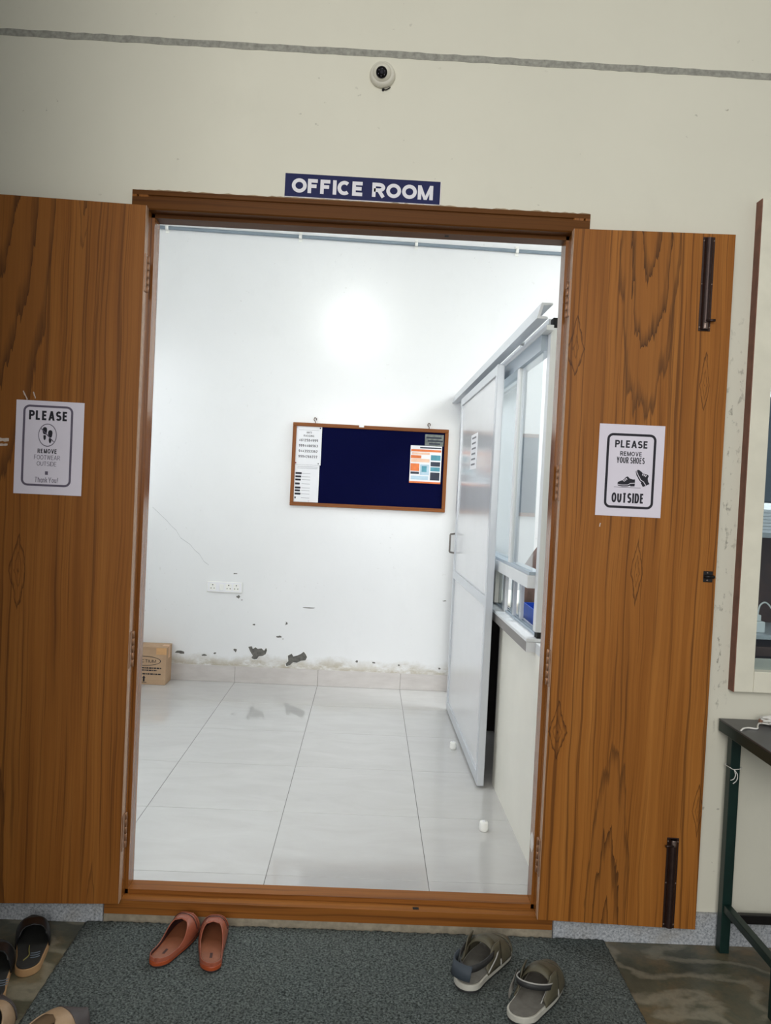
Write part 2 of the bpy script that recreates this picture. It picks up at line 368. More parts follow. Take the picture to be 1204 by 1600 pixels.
# ================================================================ materials used below
plaster('paint_veranda', (222, 219, 203), .55, .05, .55, .35, grub=(1.195, 1.30, .62, 2.15))
plaster('paint_room', (234, 235, 237), .25, .035, .12, .85, damp=True)
plaster('paint_plain', (228, 229, 228), .5, .03)
simple('cement', (152, 151, 142), .9, .25, 60, bump=.4, bscale=120)
simple('plaster_bare', (104, 102, 98), .95, .3, 40, bump=.6, bscale=90)
simple('mortar', (150, 140, 122), .9, .2, 50, bump=.4)
simple('grout', (108, 106, 102), .9, .15, 60)
def tile_mat():
    s = NT('floor_tile'); ob = s.tc.outputs['Object']
    info = s.n.new('ShaderNodeObjectInfo')
    off = s.comb(s.math('MULTIPLY', info.outputs['Random'], 40), s.math('MULTIPLY', info.outputs['Random'], 13), 0.0)
    va = s.n.new('ShaderNodeVectorMath'); va.operation = 'ADD'; s.link(ob, va.inputs[0]); s.link(off, va.inputs[1])
    n = s.noise(s.mapping(va.outputs[0], (1, 2.4, 1)), 3.2, 6, .6, .6)
    col = s.ramp(n, [(.3, lin((194, 192, 190))), (.55, lin((199, 198, 196))), (.75, lin((203, 202, 200)))])
    return s.fin(col, .07, .5)
tile_mat()
def skirt_mat():
    s = NT('skirting_tile'); ob = s.tc.outputs['Object']
    n = s.noise(s.mapping(ob, (1, 1, 3)), 6, 6, .6)
    s.fin(s.ramp(n, [(.3, lin((192, 186, 183))), (.7, lin((205, 200, 197)))]), .2, .5)
skirt_mat()
def slate_mat():
    s = NT('slate'); ob = s.tc.outputs['Object']
    w = s.n.new('ShaderNodeTexWave'); w.wave_type = 'BANDS'; w.bands_direction = 'DIAGONAL'
    s.link(s.mapping(ob, (1.0, 1.6, 1)), w.inputs['Vector']); w.inputs['Scale'].default_value = 2.0; w.inputs['Distortion'].default_value = 12; w.inputs['Detail'].default_value = 5
    w.inputs['Detail Scale'].default_value = 1.4
    n = s.noise(ob, 4, 7, .65, .4); fine = s.noise(ob, 45, 4, .7)
    a = s.ramp(n, [(.3, lin((56, 60, 52))), (.5, lin((86, 86, 70))), (.68, lin((122, 104, 76)))])
    c = s.mix(s.math('MULTIPLY', s.ramp(w.outputs[1], [(.62, B0), (.98, W1)]), .6), a, lin((146, 140, 122)))
    c = s.mix(s.math('MULTIPLY', s.ramp(fine, [(.45, B0), (.75, W1)]), .35), c, lin((58, 58, 50)))
    s.bump(n, .25, .01)
    s.fin(c, .38, .5)
slate_mat()
def granite_mat():
    s = NT('granite'); ob = s.tc.outputs['Object']
    v = s.n.new('ShaderNodeTexVoronoi'); s.link(ob, v.inputs['Vector']); v.inputs['Scale'].default_value = 190
    n = s.noise(ob, 130, 4, .7); big = s.noise(ob, 7, 4, .6)
    c = s.ramp(n, [(.32, lin((108, 112, 117))), (.5, lin((172, 176, 181))), (.68, lin((206, 208, 211)))])
    c = s.mix(s.ramp(v.outputs['Distance'], [(.0, (.35,)*3+(1,)), (.3, B0)]), c, lin((70, 74, 80)))
    c = s.mix(s.math('MULTIPLY', s.ramp(big, [(.5, B0), (.75, W1)]), .4), c, lin((140, 128, 106)))
    s.fin(c, .5, .4)
granite_mat()
LEAF_H = .055, 2.315
teak('teak_narrow_leaf', 'Z', cathedrals=[(.235, 2.34, .155, .096, 30, 0), (.205, -.02, .112, .072, 34, 0), (.30, -.05, .10, .018, 60, .2)],
     eyes=[(.246, 1.21, .021, .115), (.430, 1.83, .017, .10), (.487, .445, .019, .085), (.012, 1.93, .03, .10), (.018, .68, .03, .10)])
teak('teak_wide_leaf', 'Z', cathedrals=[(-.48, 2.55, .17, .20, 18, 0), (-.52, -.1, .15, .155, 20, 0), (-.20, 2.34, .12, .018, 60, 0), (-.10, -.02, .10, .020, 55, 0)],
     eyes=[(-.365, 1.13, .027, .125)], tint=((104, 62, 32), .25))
teak('teak_frame_upright', 'Z', tint=((108, 62, 30), .4), rough=.2, spec=.5)
teak('teak_frame_flat', 'X', tint=((112, 66, 32), .35))
teak('teak_head_dark', 'X', tint=((74, 44, 20), .8), spec=.1)  # head wood tinted darker than the other frame members
simple('lipping', (176, 140, 112), .5, .15, 40)
simple('hinge_metal', (150, 112, 84), .4, .15, 60, metal=.5)
simple('bolt_brown', (52, 36, 32), .35, .25, 80, metal=.5)
simple('bolt_worn', (120, 104, 96), .4, .3, 120, metal=.7)
simple('black_void', (14, 14, 15), .8, .1)
simple('black_metal', (26, 24, 24), .4, .2, 60, metal=.4)
aluminium('aluminium', (206, 210, 216), .30, .25)
aluminium('aluminium_white', (226, 228, 230), .35, .1)
aluminium('aluminium_blue', (170, 182, 194), .3, .3)
aluminium('aluminium_dark', (128, 122, 118), .4, .3)
simple('laminate_white', (216, 217, 220), .18, .02, 4)
simple('laminate_cream', (240, 237, 226), .4, .03, 4)
glass('clear_glass', (.93, .96, .97, 1))
glass('window_glass', (.85, .9, .92, 1))

# ================================================================ setting: front wall of the office, seen from the veranda
T = .23
m = MB()
def wallpart(x0, x1, z0, z1): m.box(x0, x1, 0, T, z0, z1)
XL, XR, ZT = -.753, .738, 2.377
wallpart(-4.2, XL, -.03, 2.849); wallpart(XL, XR, ZT, 2.849)
wallpart(XR, 1.36, -.03, 2.849); wallpart(1.36, 2.5, -.03, .90); wallpart(1.36, 2.5, 2.2, 2.849); wallpart(2.5, 4.2, -.03, 2.849)
wallpart(-4.2, 4.2, 2.868, 3.75)
wf = struct(m.build('wall_front', 'paint_veranda'), 'cream painted plaster wall around the office doorway')
# rough cement groove that runs across the wall above the door
def wavy_strip(x0, x1, z, h, y0, y1, step, amp):
    b = MB(); n = int((x1-x0)/step); top = []; bot = []
    for i in range(n+1):
        x = x0+(x1-x0)*i/n
        top.append((x, z+h/2+random.uniform(-amp, amp))); bot.append((x, z-h/2+random.uniform(-amp, amp)))
    vs = []; fs = []
    for (xt, zt), (xb, zb) in zip(top, bot): vs += [(xt, y0, zt), (xb, y0, zb), (xt, y1, zt), (xb, y1, zb)]
    for i in range(n):
        a = 4*i; c = a+4
        fs += [(a, a+1, c+1, c), (a, c, c+2, a+2), (a+1, a+3, c+3, c+1)]
    b.add(vs, fs); return b
g = struct(wavy_strip(-4.2, 4.2, 2.8585, .022, -.0015, .02, .03, .0014).build('trim_1', 'cement'), 'rough grey cement line across the wall above the door')

# skirting of grey granite on the veranda side
def skirting(name, x0, x1, cuts):
    e = struct(empty(name, ((x0+x1)/2, -.006, -.03)), 'speckled grey granite skirting at the foot of the veranda wall')
    xs = [x0]+cuts+[x1]
    for a, b in zip(xs, xs[1:]):
        o = MB().box(a+.001-(x0+x1)/2, b-.001-(x0+x1)/2, -.008, .006, 0, .108).build('granite_slab', 'granite', e, .002)
    return e
skirting('baseboard_left', -4.2, XL-.001, [-2.6, -1.36]); skirting('baseboard_right', XR+.001, 4.2, [1.9, 3.0])
struct(bx('baseboard_door', 'mortar', XL+.0, XR-.0, -.010, .10, -.03, .0005), 'pale cement bed under the wooden sill')

# veranda floor of slate slabs
fl = struct(bx('floor_veranda', 'mortar', -4.2, 4.2, -4.6, .0, -.10, -.034), 'dark slate paving of the veranda')
slab = None
for i, x in enumerate([-4.2, -2.75, -1.55, -.35, .72, 1.95, 3.1]):
    xe = [-4.2, -2.75, -1.55, -.35, .72, 1.95, 3.1, 4.2][i+1]
    for j in range(6):
        y1 = 0 - j*.76; y0 = y1-.76
        MB().box(x+.002, xe-.002, y0+.002, y1-.002, -.05, -.03).build('slate_slab', 'slate', fl, .0015)

# veranda roof slab and parapet on the open side
struct(bx('ceiling_veranda', 'paint_plain', -4.2, 4.2, -4.4, 0, 3.45, 3.6), 'white veranda ceiling slab')
struct(bx('wall_veranda_end', 'paint_plain', 4.0, 4.2, -4.4, -.001, -.03, 3.45), 'plain white wall at the end of the veranda')

# wall added out of view, left of the viewer, to shade the left side
struct(MB().box(-2.8, -.79, -1.70, -1.28, -.03, 3.45).build('wall_added_shade', 'paint_plain', None, .01), 'plain white wall added out of view to shade the left side')

# ================================================================ setting: the room inside
D = 3.253; YF = T
X_L, X_R = -2.2, 4.0; ZC = 3.62
wb = struct(bx('wall_back', 'paint_room', X_L-.2, X_R+.2, D, D+.2, -.02, ZC), 'glossy white back wall of the office with damp marks')
m = MB(); m.box(X_L-.2, X_L, T, .55, 0, ZC); m.box(X_L-.2, X_L, 2.0, D, 0, ZC); m.box(X_L-.2, X_L, .55, 2.0, 0, 1.1); m.box(X_L-.2, X_L, .55, 2.0, 2.7, ZC)
struct(m.build('wall_left', 'paint_plain'), 'white side wall of the office on the left')
struct(bx('wall_right', 'paint_plain', X_R, X_R+.2, T, D, 0, ZC), 'white far wall of the office behind the partition')
struct(bx('ceiling', 'paint_plain', X_L-.2, X_R+.2, T, D+.2, ZC, ZC+.15), 'white office ceiling')
fr = struct(bx('floor', 'grout', X_L-.2, X_R+.2, .10, D, -.08, -.0015), 'glossy off-white tiled office floor')
GX0, GY0, TS = -.856-4*.6, .305-.6, .6
tile_meshes = {}
for i in range(13):
    for j in range(6):
        x0 = max(GX0+i*TS, X_L); x1 = min(GX0+(i+1)*TS, X_R); y0 = max(GY0+j*TS, .103); y1 = min(GY0+(j+1)*TS, D)
        if x1-x0 < .02 or y1-y0 < .02: continue
        key = (round(x1-x0, 3), round(y1-y0, 3))
        if key not in tile_meshes:
            w, h = key; o = MB().box(0.0011, w-.0011, .0011, h-.0011, -.009, 0).build('tile', 'floor_tile', fr, .0006)
            tile_meshes[key] = o
        else:
            o = tile_meshes[key].copy(); C.objects.link(o); o.parent = fr
        o.location = (x0, y0, 0)
bb = struct(empty('baseboard_back', (0, D, 0)), 'pale tile skirting along the back wall')
for i in range(13):
    x0 = max(GX0+i*TS, X_L); x1 = min(GX0+(i+1)*TS, X_R)
    if x1-x0 > .02: MB().box(x0+.0012, x1-.0012, -.011, -.0005, .0005, .118).build('skirting_tile', 'skirting_tile', bb, .0012)

# peeling paint on the back wall: bare plaster with a ragged lip of paint
def blob(cx, cz, rx, rz, n, seed, jag=.35):
    r = random.Random(seed); pts = []
    for k in range(n):
        a = 2*PI*k/n; s = 1+r.uniform(-jag, jag)
        pts.append((cx+rx*s*math.cos(a), cz+rz*s*math.sin(a)))
    return pts
def px_poly(pts, s=1): return pts
patches = [
 [(-.768,.262),(-.742,.268),(-.734,.248),(-.716,.262),(-.700,.250),(-.672,.255),(-.655,.240),(-.640,.262),(-.632,.244),(-.640,.214),(-.662,.200),(-.690,.196),(-.702,.176),(-.722,.172),(-.744,.180),(-.733,.200),(-.745,.216),(-.758,.238)],
 [(-.480,.210),(-.452,.226),(-.440,.206),(-.412,.214),(-.388,.226),(-.366,.244),(-.352,.228),(-.340,.206),(-.350,.182),(-.384,.176),(-.412,.160),(-.440,.164),(-.462,.140),(-.486,.132),(-.494,.150),(-.474,.170)]]
small = [(-.862,.232,.014,.012),(-1.085,.19,.022,.007),(-1.26,.20,.028,.010),(-1.01,.205,.010,.006),(-.856,.622,.016,.014),(-.886,.79,.016,.004),(-.50,.445,.008,.012),(-.548,.345,.018,.008),(-.735,.425,.01,.005),
         (.02,.19,.011,.008),(.145,.185,.014,.005),(.33,.175,.010,.005),(.625,.165,.008,.006),(-.52,.33,.006,.003),(.64,.66,.012,.003),(-.34,.565,.05,.0035),(-.83,.60,.006,.003)]
for k, (cx, cz, rx, rz) in enumerate(small): patches.append(blob(cx, cz, rx, rz, 9, k+3, .45))
for p in patches:
    c = (sum(q[0] for q in p)/len(p), sum(q[1] for q in p)/len(p))
    d = MB(); d.prism(p, D-.0012, D+.001, 'y'); d.build('peeled_patch', 'plaster_bare', wb)
simple('paint_lip', (232, 232, 230), .5, .05)
for p in patches[:2]:
    c = (sum(q[0] for q in p)/len(p), sum(q[1] for q in p)/len(p))
    outer = [(c[0]+(q[0]-c[0])*1.06, c[1]+(q[1]-c[1])*1.08) for q in p]
    ring_print(outer, p, D-.0002, 'paint_lip', wb, 'paint_edge', .002)
def hairline(path, y, w, mat, parent, name='crack'):
    b = MB(); vs = []; fs = []
    for i, (x, z) in enumerate(path): vs += [(x, y, z+w), (x, y, z-w)]
    for i in range(len(path)-1): fs.append((2*i, 2*i+1, 2*i+3, 2*i+2))
    b.add(vs, fs); return b.build(name, mat, parent)
simple('crack_grey', (176, 178, 180), .8, .1)
r = random.Random(5)
hairline([(-1.50+.035*i, 1.24-.033*i+r.uniform(-.012, .012)) for i in range(13)], D-.0006, .0016, 'crack_grey', wb)

# ================================================================ door frame of teak
tr = struct(empty('trim_2', (0, 0, 0)), 'varnished teak door frame with rebate and high sill')
FY, RY, BY = -.008, .040, .105
def prof(o, r_, s_, sgn):
    """outer face, rebate and stop positions across one frame member"""
    return [(o, FY), (o+sgn*.014, FY), (o+sgn*.0165, FY+.005), (o+sgn*.019, FY+.005), (o+sgn*.0215, FY), (r_-sgn*.004, FY), (r_, FY+.004), (r_, RY), (s_, RY), (s_, BY), (o, BY)]
RXL, SXL, RXR, SXR, RZ, SZ, RB, SB = -.700, -.690, .683, .673, 2.316, 2.304, .046, .061
MB().prism(prof(XL, RXL, SXL, 1), .0, ZT, 'z').build('jamb', 'teak_frame_upright', tr)
MB().prism(prof(XR, RXR, SXR, -1), .0, ZT, 'z').build('jamb', 'teak_frame_upright', tr)
def flat(pr, x0, x1): return MB().add([(x, y, z) for x in (x0, x1) for (z, y) in pr], [tuple(range(len(pr))), tuple(range(2*len(pr)-1, len(pr)-1, -1))]+[(i, i+len(pr), (i+1) % len(pr)+len(pr), (i+1) % len(pr)) for i in range(len(pr))])
def flatbuild(name, pr, x0, x1, mt='teak_frame_flat'):
    b = MB(); n = len(pr)
    b.add([(x, y, z) for x in (x0, x1) for (z, y) in pr], [tuple(range(n)), tuple(range(2*n-1, n-1, -1))]+[(i, i+n, (i+1) % n+n, (i+1) % n) for i in range(n)])
    return b.build(name, mt, tr)
flatbuild('head', [(z, y-.0004 if y == FY else y) for (z, y) in prof(ZT-.0003, RZ, SZ, -1)], XL+.0002, XR-.0002, 'teak_head_dark')
flatbuild('sill', [(.0006, FY-.0005), (RB, FY-.0005), (RB, RY), (SB, RY), (SB, BY), (.0006, BY)], XL+.0002, XR-.0002)
# bolt sockets in head and sill
bx('bolt_socket', 'black_void', .270, .283, .058, .071, SZ-.0012, SZ+.002, tr); bx('bolt_socket', 'black_void', .270, .290, .004, .018, RB-.002, RB+.0012, tr)
simple('paint_smear', (226, 222, 218), .6, .05)
MB().prism([(.048, .262), (.062, .290), (.080, .296), (.098, .270), (.090, .236), (.066, .230), (.052, .244)], SXR-.0008, SXR+.001, 'x').build('paint_smear', 'paint_smear', tr)
# rough plaster edge where wall paint meets the frame
simple('stained_edge', (160, 138, 110), .8, .25, 30)
b = wavy_strip(XL, XR, ZT, .005, -.006, 0, .014, .0022); b.build('plaster_edge', 'stained_edge', tr)

# ================================================================ door leaves (open, folded back on the wall)
def leaf(name, label, hx, ang, u0, u1, mat, hinge_side, hinges):
    e = struct(empty(name, (hx, -.0325, 0), (0, 0, ang)), label)
    z0, z1 = LEAF_H
    MB().box(u0, u1, -.0175, .0175, z0, z1).build('leaf_panel', mat, e, .0012)
    bx('hinge_edge_strip', 'lipping', min(hinge_side*.0022, hinge_side*.0002), max(hinge_side*.0022, hinge_side*.0002), -.0165, .0165, z0, z1, e)
    for hz in hinges:
        h = MB(); L = .118
        h.box(hinge_side*.002 if hinge_side > 0 else -.005, hinge_side*.005 if hinge_side > 0 else -.002, -.012, .017, hz-L/2, hz+L/2)
        o = h.build('hinge', 'hinge_metal', e)
        for k in range(5):
            zz = hz-L/2+L/5*k
            MB().lathe([(.0045, .0008), (.0052, .0016), (.0052, L/5-.0016), (.0045, L/5-.0008)], (hinge_side*.006, .020, zz), 'z', 10).build('knuckle', 'hinge_metal', o)
    return e
LA, RA = .066, -.050
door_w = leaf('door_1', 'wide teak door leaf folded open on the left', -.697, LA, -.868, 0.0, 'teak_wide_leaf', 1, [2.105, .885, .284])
door_n = leaf('door_2', 'narrow teak door leaf folded open on the right with tower bolts', .680, RA, 0.0, .513, 'teak_narrow_leaf', -1, [2.095, 1.495, .885, .255])
def tower_bolt(u, z0, z1, knob_z, side):
    m = MB(); m.box(u-.019, u+.019, -.0205, -.0175, z0, z1); o = m.build('tower_bolt', 'bolt_brown', door_n, .001)
    n = 10; pts = [(u-.013+0, -.0205)]
    arc = [(u+.0135*math.cos(PI+PI*k/n), -.0205+.0135*math.sin(PI+PI*k/n)) for k in range(n+1)]
    b = MB(); b.prism(arc, z0+.004, z1-.004, 'z'); b.build('barrel', 'bolt_brown', o)
    b = MB(); b.tube([(u, -.030, knob_z), (u+side*.018, -.036, knob_z), (u+side*.028, -.037, knob_z)], .0045, 8); b.build('knob', 'bolt_brown', o)
    MB().lathe([(.0105, 0), (.0112, .004), (.0112, .018), (.0105, .022)], (u, -.024, knob_z-.028 if z0 > 1 else knob_z-.004), 'z', 12).build('rod', 'bolt_worn', o)
    for zz in (z0+.012, (z0+z1)/2, z1-.012):
        for du in (-.0155, .0155): MB().lathe([(.003, 0), (.003, .0008), (.0018, .0014)], (u+du, -.0205, zz), '-y', 8).build('screw', 'bolt_worn', o)
tower_bolt(.429, 2.003, 2.303, 2.035, 1); tower_bolt(.424, .057, .355, .333, -1)
lt = bx('latch', 'black_metal', .472, .502, -.0195, -.0175, 1.196, 1.232, door_n, .001)
MB().tube([(.474, -.024, 1.214), (.506, -.024, 1.214)], .0055, 8).build('latch_bolt', 'black_metal', lt)
for zz in (1.202, 1.226): MB().lathe([(.003, 0), (.003, .0012), (.002, .0018)], (.485, -.0195, zz), '-y', 8).build('screw', 'bolt_worn', lt)

# ================================================================ window beside the door
wn = struct(empty('window_1', (1.287, 0, .835)), 'cream framed window with unpainted brown side, right of the door')
simple('window_paint', (226, 222, 204), .45, .05, 12)
simple('bare_brown', (126, 84, 68), .7, .2, 18, bump=.3, bscale=60)
def loc(o, e): o.location = Vector(o.location)-e.location; return o
def wbx(name, mat, x0, x1, y0, y1, z0, z1, bev=0): return loc(bx(name, mat, x0, x1, y0, y1, z0, z1, wn, bev), wn)
wbx('side_board', 'bare_brown', 1.286, 1.2885, -.041, .0, .835, 2.447)
wbx('stile', 'window_paint', 1.2887, 1.352, -.041, .03, .8355, 2.4465, .002)
wbx('bottom_rail', 'window_paint', 1.3525, 2.46, -.041, .03, .8355, .905, .002)
wbx('top_rail', 'window_paint', 1.3525, 2.46, -.041, .03, 2.14, 2.4465, .002)
wbx('stile', 'window_paint', 2.46, 2.53, -.041, .03, .8355, 2.4465, .002)
wbx('pane', 'window_glass', 1.35, 2.465, -.004, 0.000, .9, 2.145)

# ================================================================ aluminium and glass partition on the right of the room
def pt(n, y, z): return (.75-.012*(y-.55)+n, y, z*(1-.004*(y-.55)))
pe = tag(empty('glass_partition', (.75, .55, 0)), 'aluminium partition with cream lower panel, serving hatch and sliding glass above', 'partition')
def pp(name, mat, n0, n1, y0, y1, z0, z1, parent=None, bev=.0):
    o = MB().box(n0, n1, y0, y1, z0, z1, pt).build(name, mat, parent or pe, bev)
    if not parent: o.location = -pe.location
    return o
pp('lower_panel', 'laminate_cream', 0, .035, .24, 1.37, .0, .823)
pp('end_post', 'aluminium_white', -.004, .036, .55, .60, .905, 2.118, bev=.002)
pp('foot_post', 'aluminium_white', -.002, .036, .24, .55, .824, .865)
s1 = pp('open_section_end', 'black_void', .004, .036, .552, .60, .866, .904)
s2 = pp('open_section_end', 'black_void', .004, .036, .552, .62, 2.119, 2.158)
pp('top_rail', 'aluminium', -.004, .036, .60, 3.25, 2.112, 2.165, bev=.002)
pp('top_rail_lip', 'aluminium_white', -.034, -.0045, .50, 3.25, 2.098, 2.118, bev=.001)
pp('shutter_head', 'aluminium_blue', -.030, .030, .60, 3.25, 2.035, 2.111)
pp('transom', 'aluminium_white', -.036, .036, .60, 2.4, 1.075, 1.128, bev=.002)
pp('transom_bead', 'aluminium_blue', -.030, .03, .60, 2.4, 1.1285, 1.142, bev=.001)
pp('sill', 'aluminium_white', -.040, .060, .545, 2.4, .866, .880, bev=.002)
pp('sill_face', 'aluminium_dark', -.038, -.0005, .548, 2.4, .826, .8655)
pp('sill_end', 'aluminium_white', -.038, -.0005, .543, .5478, .826, .8655)
for k in range(3): pp('sill_track', 'aluminium_blue', .010+.014*k, .013+.014*k, .60, 2.4, .8802, .890)
pp('fixed_pane', 'clear_glass', .010, .013, 1.12, 2.4, 1.142, 2.036)
pp('sliding_pane', 'clear_glass', -.020, -.017, .60, 1.05, 1.142, 2.036)
pp('shutter_stile', 'aluminium_white', -.027, -.010, 1.05, 1.10, 1.142, 2.036, bev=.001)
pp('shutter_stile', 'aluminium_blue', .002, .020, 1.10, 1.155, 1.142, 2.036, bev=.001)
pp('hatch_infill', 'laminate_cream', -.002, .034, 1.56, 2.4, .890, 1.0745)
pp('hatch_glass', 'window_glass', .018, .021, 1.36, 1.56, .890, 1.0745)
pp('hatch_stile', 'aluminium_white', .004, .020, 1.30, 1.36, .8805, 1.0745, bev=.001)
for k, (yy, nn) in enumerate([(1.20, .024), (1.10, .010), (1.00, .024)]):
    pp('hatch_stile', 'aluminium', nn, nn+.014, yy, yy+.034, .8905, 1.0745, bev=.001)
    pp('hatch_glass', 'window_glass', nn+.005, nn+.008, yy+.034, yy+.085, .8905, 1.0745)
pp('far_post', 'aluminium', 0, .036, 3.20, 3.25, .0, 2.11)
# hanging track for the sliding door
hs = [(-.094, 2.118), (-.052, 2.118), (-.052, 2.126), (-.080, 2.128), (-.070, 2.168), (-.035, 2.172), (-.035, 2.178), (-.078, 2.178)]
b = MB(); b.add([pt(n, y, z) for y in (.40, 3.25) for (n, z) in hs], [tuple(range(8)), tuple(range(15, 7, -1))]+[(i, i+8, (i+1) % 8+8, (i+1) % 8) for i in range(8)])
o = b.build('door_track', 'aluminium', pe); o.location = -pe.location
o = MB().tube([pt(-.058, 1.02, 2.145), pt(-.020, 1.02, 2.14)], .010, 10).build('track_bolt', 'aluminium_white', pe); o.location = -pe.location

# the sliding door itself
d3 = struct(empty('door_3', pt(-.07, 1.29, 0)), 'white panelled aluminium sliding door in front of the partition')
def dp(name, mat, n0, n1, y0, y1, z0, z1, parent=None, bev=0):
    o = MB().box(n0, n1, y0, y1, z0, z1, pt).build(name, mat, parent or d3, bev)
    if not parent: o.location = -d3.location
    return o
N0, N1, DY0, DY1 = -.090, -.054, 1.29, 2.74
dp('stile', 'aluminium', N0, N1, DY0, DY0+.048, .012, 2.088, bev=.004); dp('stile', 'aluminium', N0, N1, DY1-.048, DY1, .012, 2.088, bev=.004)
dp('top_rail', 'aluminium', N0+.001, N1-.001, DY0+.0485, DY1-.0485, 2.040, 2.087, bev=.002)
dp('middle_rail', 'aluminium', N0+.001, N1-.001, DY0+.0485, DY1-.0485, .895, .945, bev=.002)
dp('bottom_rail', 'aluminium', N0+.001, N1-.001, DY0+.0485, DY1-.0485, .013, .070, bev=.002)
dp('upper_panel', 'laminate_white', N0+.010, N1-.010, DY0+.049, DY1-.049, .9455, 2.0395)
dp('lower_panel', 'laminate_white', N0+.010, N1-.010, DY0+.049, DY1-.049, .0705, .8945)
b = MB(); b.tube([pt(N0+.004, DY1-.02, 1.19), pt(N0-.028, DY1-.02, 1.185), pt(N0-.030, DY1-.02, 1.18), pt(N0-.030, DY1-.02, 1.07), pt(N0-.028, DY1-.02, 1.065), pt(N0+.004, DY1-.02, 1.06)], .006, 8)
o = b.build('handle', 'aluminium_dark', d3); o.location = -d3.location
simple('paper', (236, 236, 240), .7, .02, 10)
simple('paper_lilac', (226, 220, 232), .7, .02, 10)
simple('ink', (22, 20, 34), .7, .1, 40)
simple('ink_soft', (96, 88, 106), .7, .1, 40)
simple('ink_grey', (128, 128, 134), .7, .1, 40)
ps = tag(MB().box(N0+.0088, N0+.0096, 1.93, 2.20, 1.600, 1.806, pt).build('notice_sheet', 'paper'), 'white notice sheet stuck on the sliding door panel', 'notice')
for k in range(6):
    z = 1.785-.031*k
    MB().box(N0+.0082, N0+.0088, 1.99+.012*(k % 2), 2.16, z-.006, z+.004, pt).build('print_line', 'ink_grey', ps)

# things on the far side of the hatch
simple('desk_shade', (30, 24, 22), .5, .15, 20)  # near-black colour stands in for deep shade in the gap by the sliding door
simple('tray_blue', (28, 84, 190), .35, .08, 20)
simple('bag_brown', (138, 108, 98), .75, .25, 16, bump=.5, bscale=60)
simple('dark_stuff', (44, 42, 46), .6, .4, 40)
dk = tag(empty('office_desk', (1.1, 1.2, 0)), 'desk with shade-dark panels close behind the serving hatch of the partition', 'desk')
o = bx('desk_top', 'laminate_cream',   .818, 1.40, .40, 2.35, .838, .866, dk, .002); o.location = -dk.location
for (x0, x1, y0, y1) in ((.822, 1.36, .42, .45), (.822, 1.36, 2.29, 2.32), (.885, .90, .45, 2.29)):
    o = bx('desk_panel', 'desk_shade', x0, x1, y0, y1, 0, .8375, dk); o.location = -dk.location
ty = tag(empty('blue_tray', (.91, .94, .868)), 'bright blue plastic tray lying in the serving hatch', 'tray')
def tray(x0, x1, y0, y1, h, t):
    w = .012
    bx('tray_base', 'tray_blue', x0+w, x1-w, y0+w, y1-w, 0, t, ty)
    for (a, b_, c, d) in ((x0, x0+t, y0, y1), (x1-t, x1, y0, y1), (x0+t, x1-t, y0, y0+t), (x0+t, x1-t, y1-t, y1)):
        bx('tray_wall', 'tray_blue', a, b_, c, d, .0005, h, ty, .001)
tray(-.090, .11, -.27, .27, .072, .004)
for i, (dx, dy) in enumerate([(-.03, -.11), (.03, -.02), (-.02, .07), (.04, .13)]):
    tag(MB().lathe([(.0, 0), (.026, .003), (.030, .02), (.022, .038), (.008, .046)], (.91+dx, .94+dy, .8725), 'z', 14).build('ink_pad', 'dark_stuff' if i % 2 == 0 else 'bolt_worn'), ['dark stamp pad in the near end of the blue tray', 'pale metal knob in the middle of the blue tray', 'dark lump beside the pale knob in the blue tray', 'pale metal cap at the far end of the blue tray'][i], 'desk item')
bag = MB()
rr = random.Random(4)
def bagf(u, v):
    a = 2*PI*u; z = v
    r_ = (.15+.02*math.sin(3*a)+.012*math.sin(7*a+4*v))*(1-.55*max(0, (v-.55)/.45)**1.3)*(1-.25*(1-min(1, v/.15))**2)
    return (1.02+r_*math.cos(a)*.85, 1.52+r_*math.sin(a)*1.5, .866+.34*z)
bag.grid(bagf, 28, 12); b_ = bag.build('cloth_bag', 'bag_brown', None, 0, 0)
bg2 = MB(); bg2.tube(spline([(.98, 1.45, 1.17), (.94, 1.43, 1.27), (.96, 1.53, 1.32), (.99, 1.60, 1.19)], 6), .009, 8); bg2.build('strap', 'dark_stuff', b_)
tag(b_, 'dull brown cloth bag on the desk behind the blue tray', 'bag')

# ================================================================ door stoppers on the floor
simple('stopper_white', (240, 240, 236), .4, .02)
for (x, y, lb) in ((.617, .784, 'white rubber door stopper out on the tiles nearest the teak sill'), (.598, 1.90, 'white rubber door stopper touching the foot of the sliding door')):
    st = tag(empty('door_stopper', (x, y, 0)), lb, 'door stopper', 'white floor stoppers')
    MB().lathe([(.016, 0), (.0185, .003), (.0195, .012), (.0190, .034), (.017, .040), (.0085, .041)], (0, 0, 0), 'z', 20).build('body', 'stopper_white', st)
    MB().lathe([(.0065, .0405), (.0065, .0435), (.004, .0445)], (0, 0, 0), 'z', 12).build('screw_cap', 'paper', st)

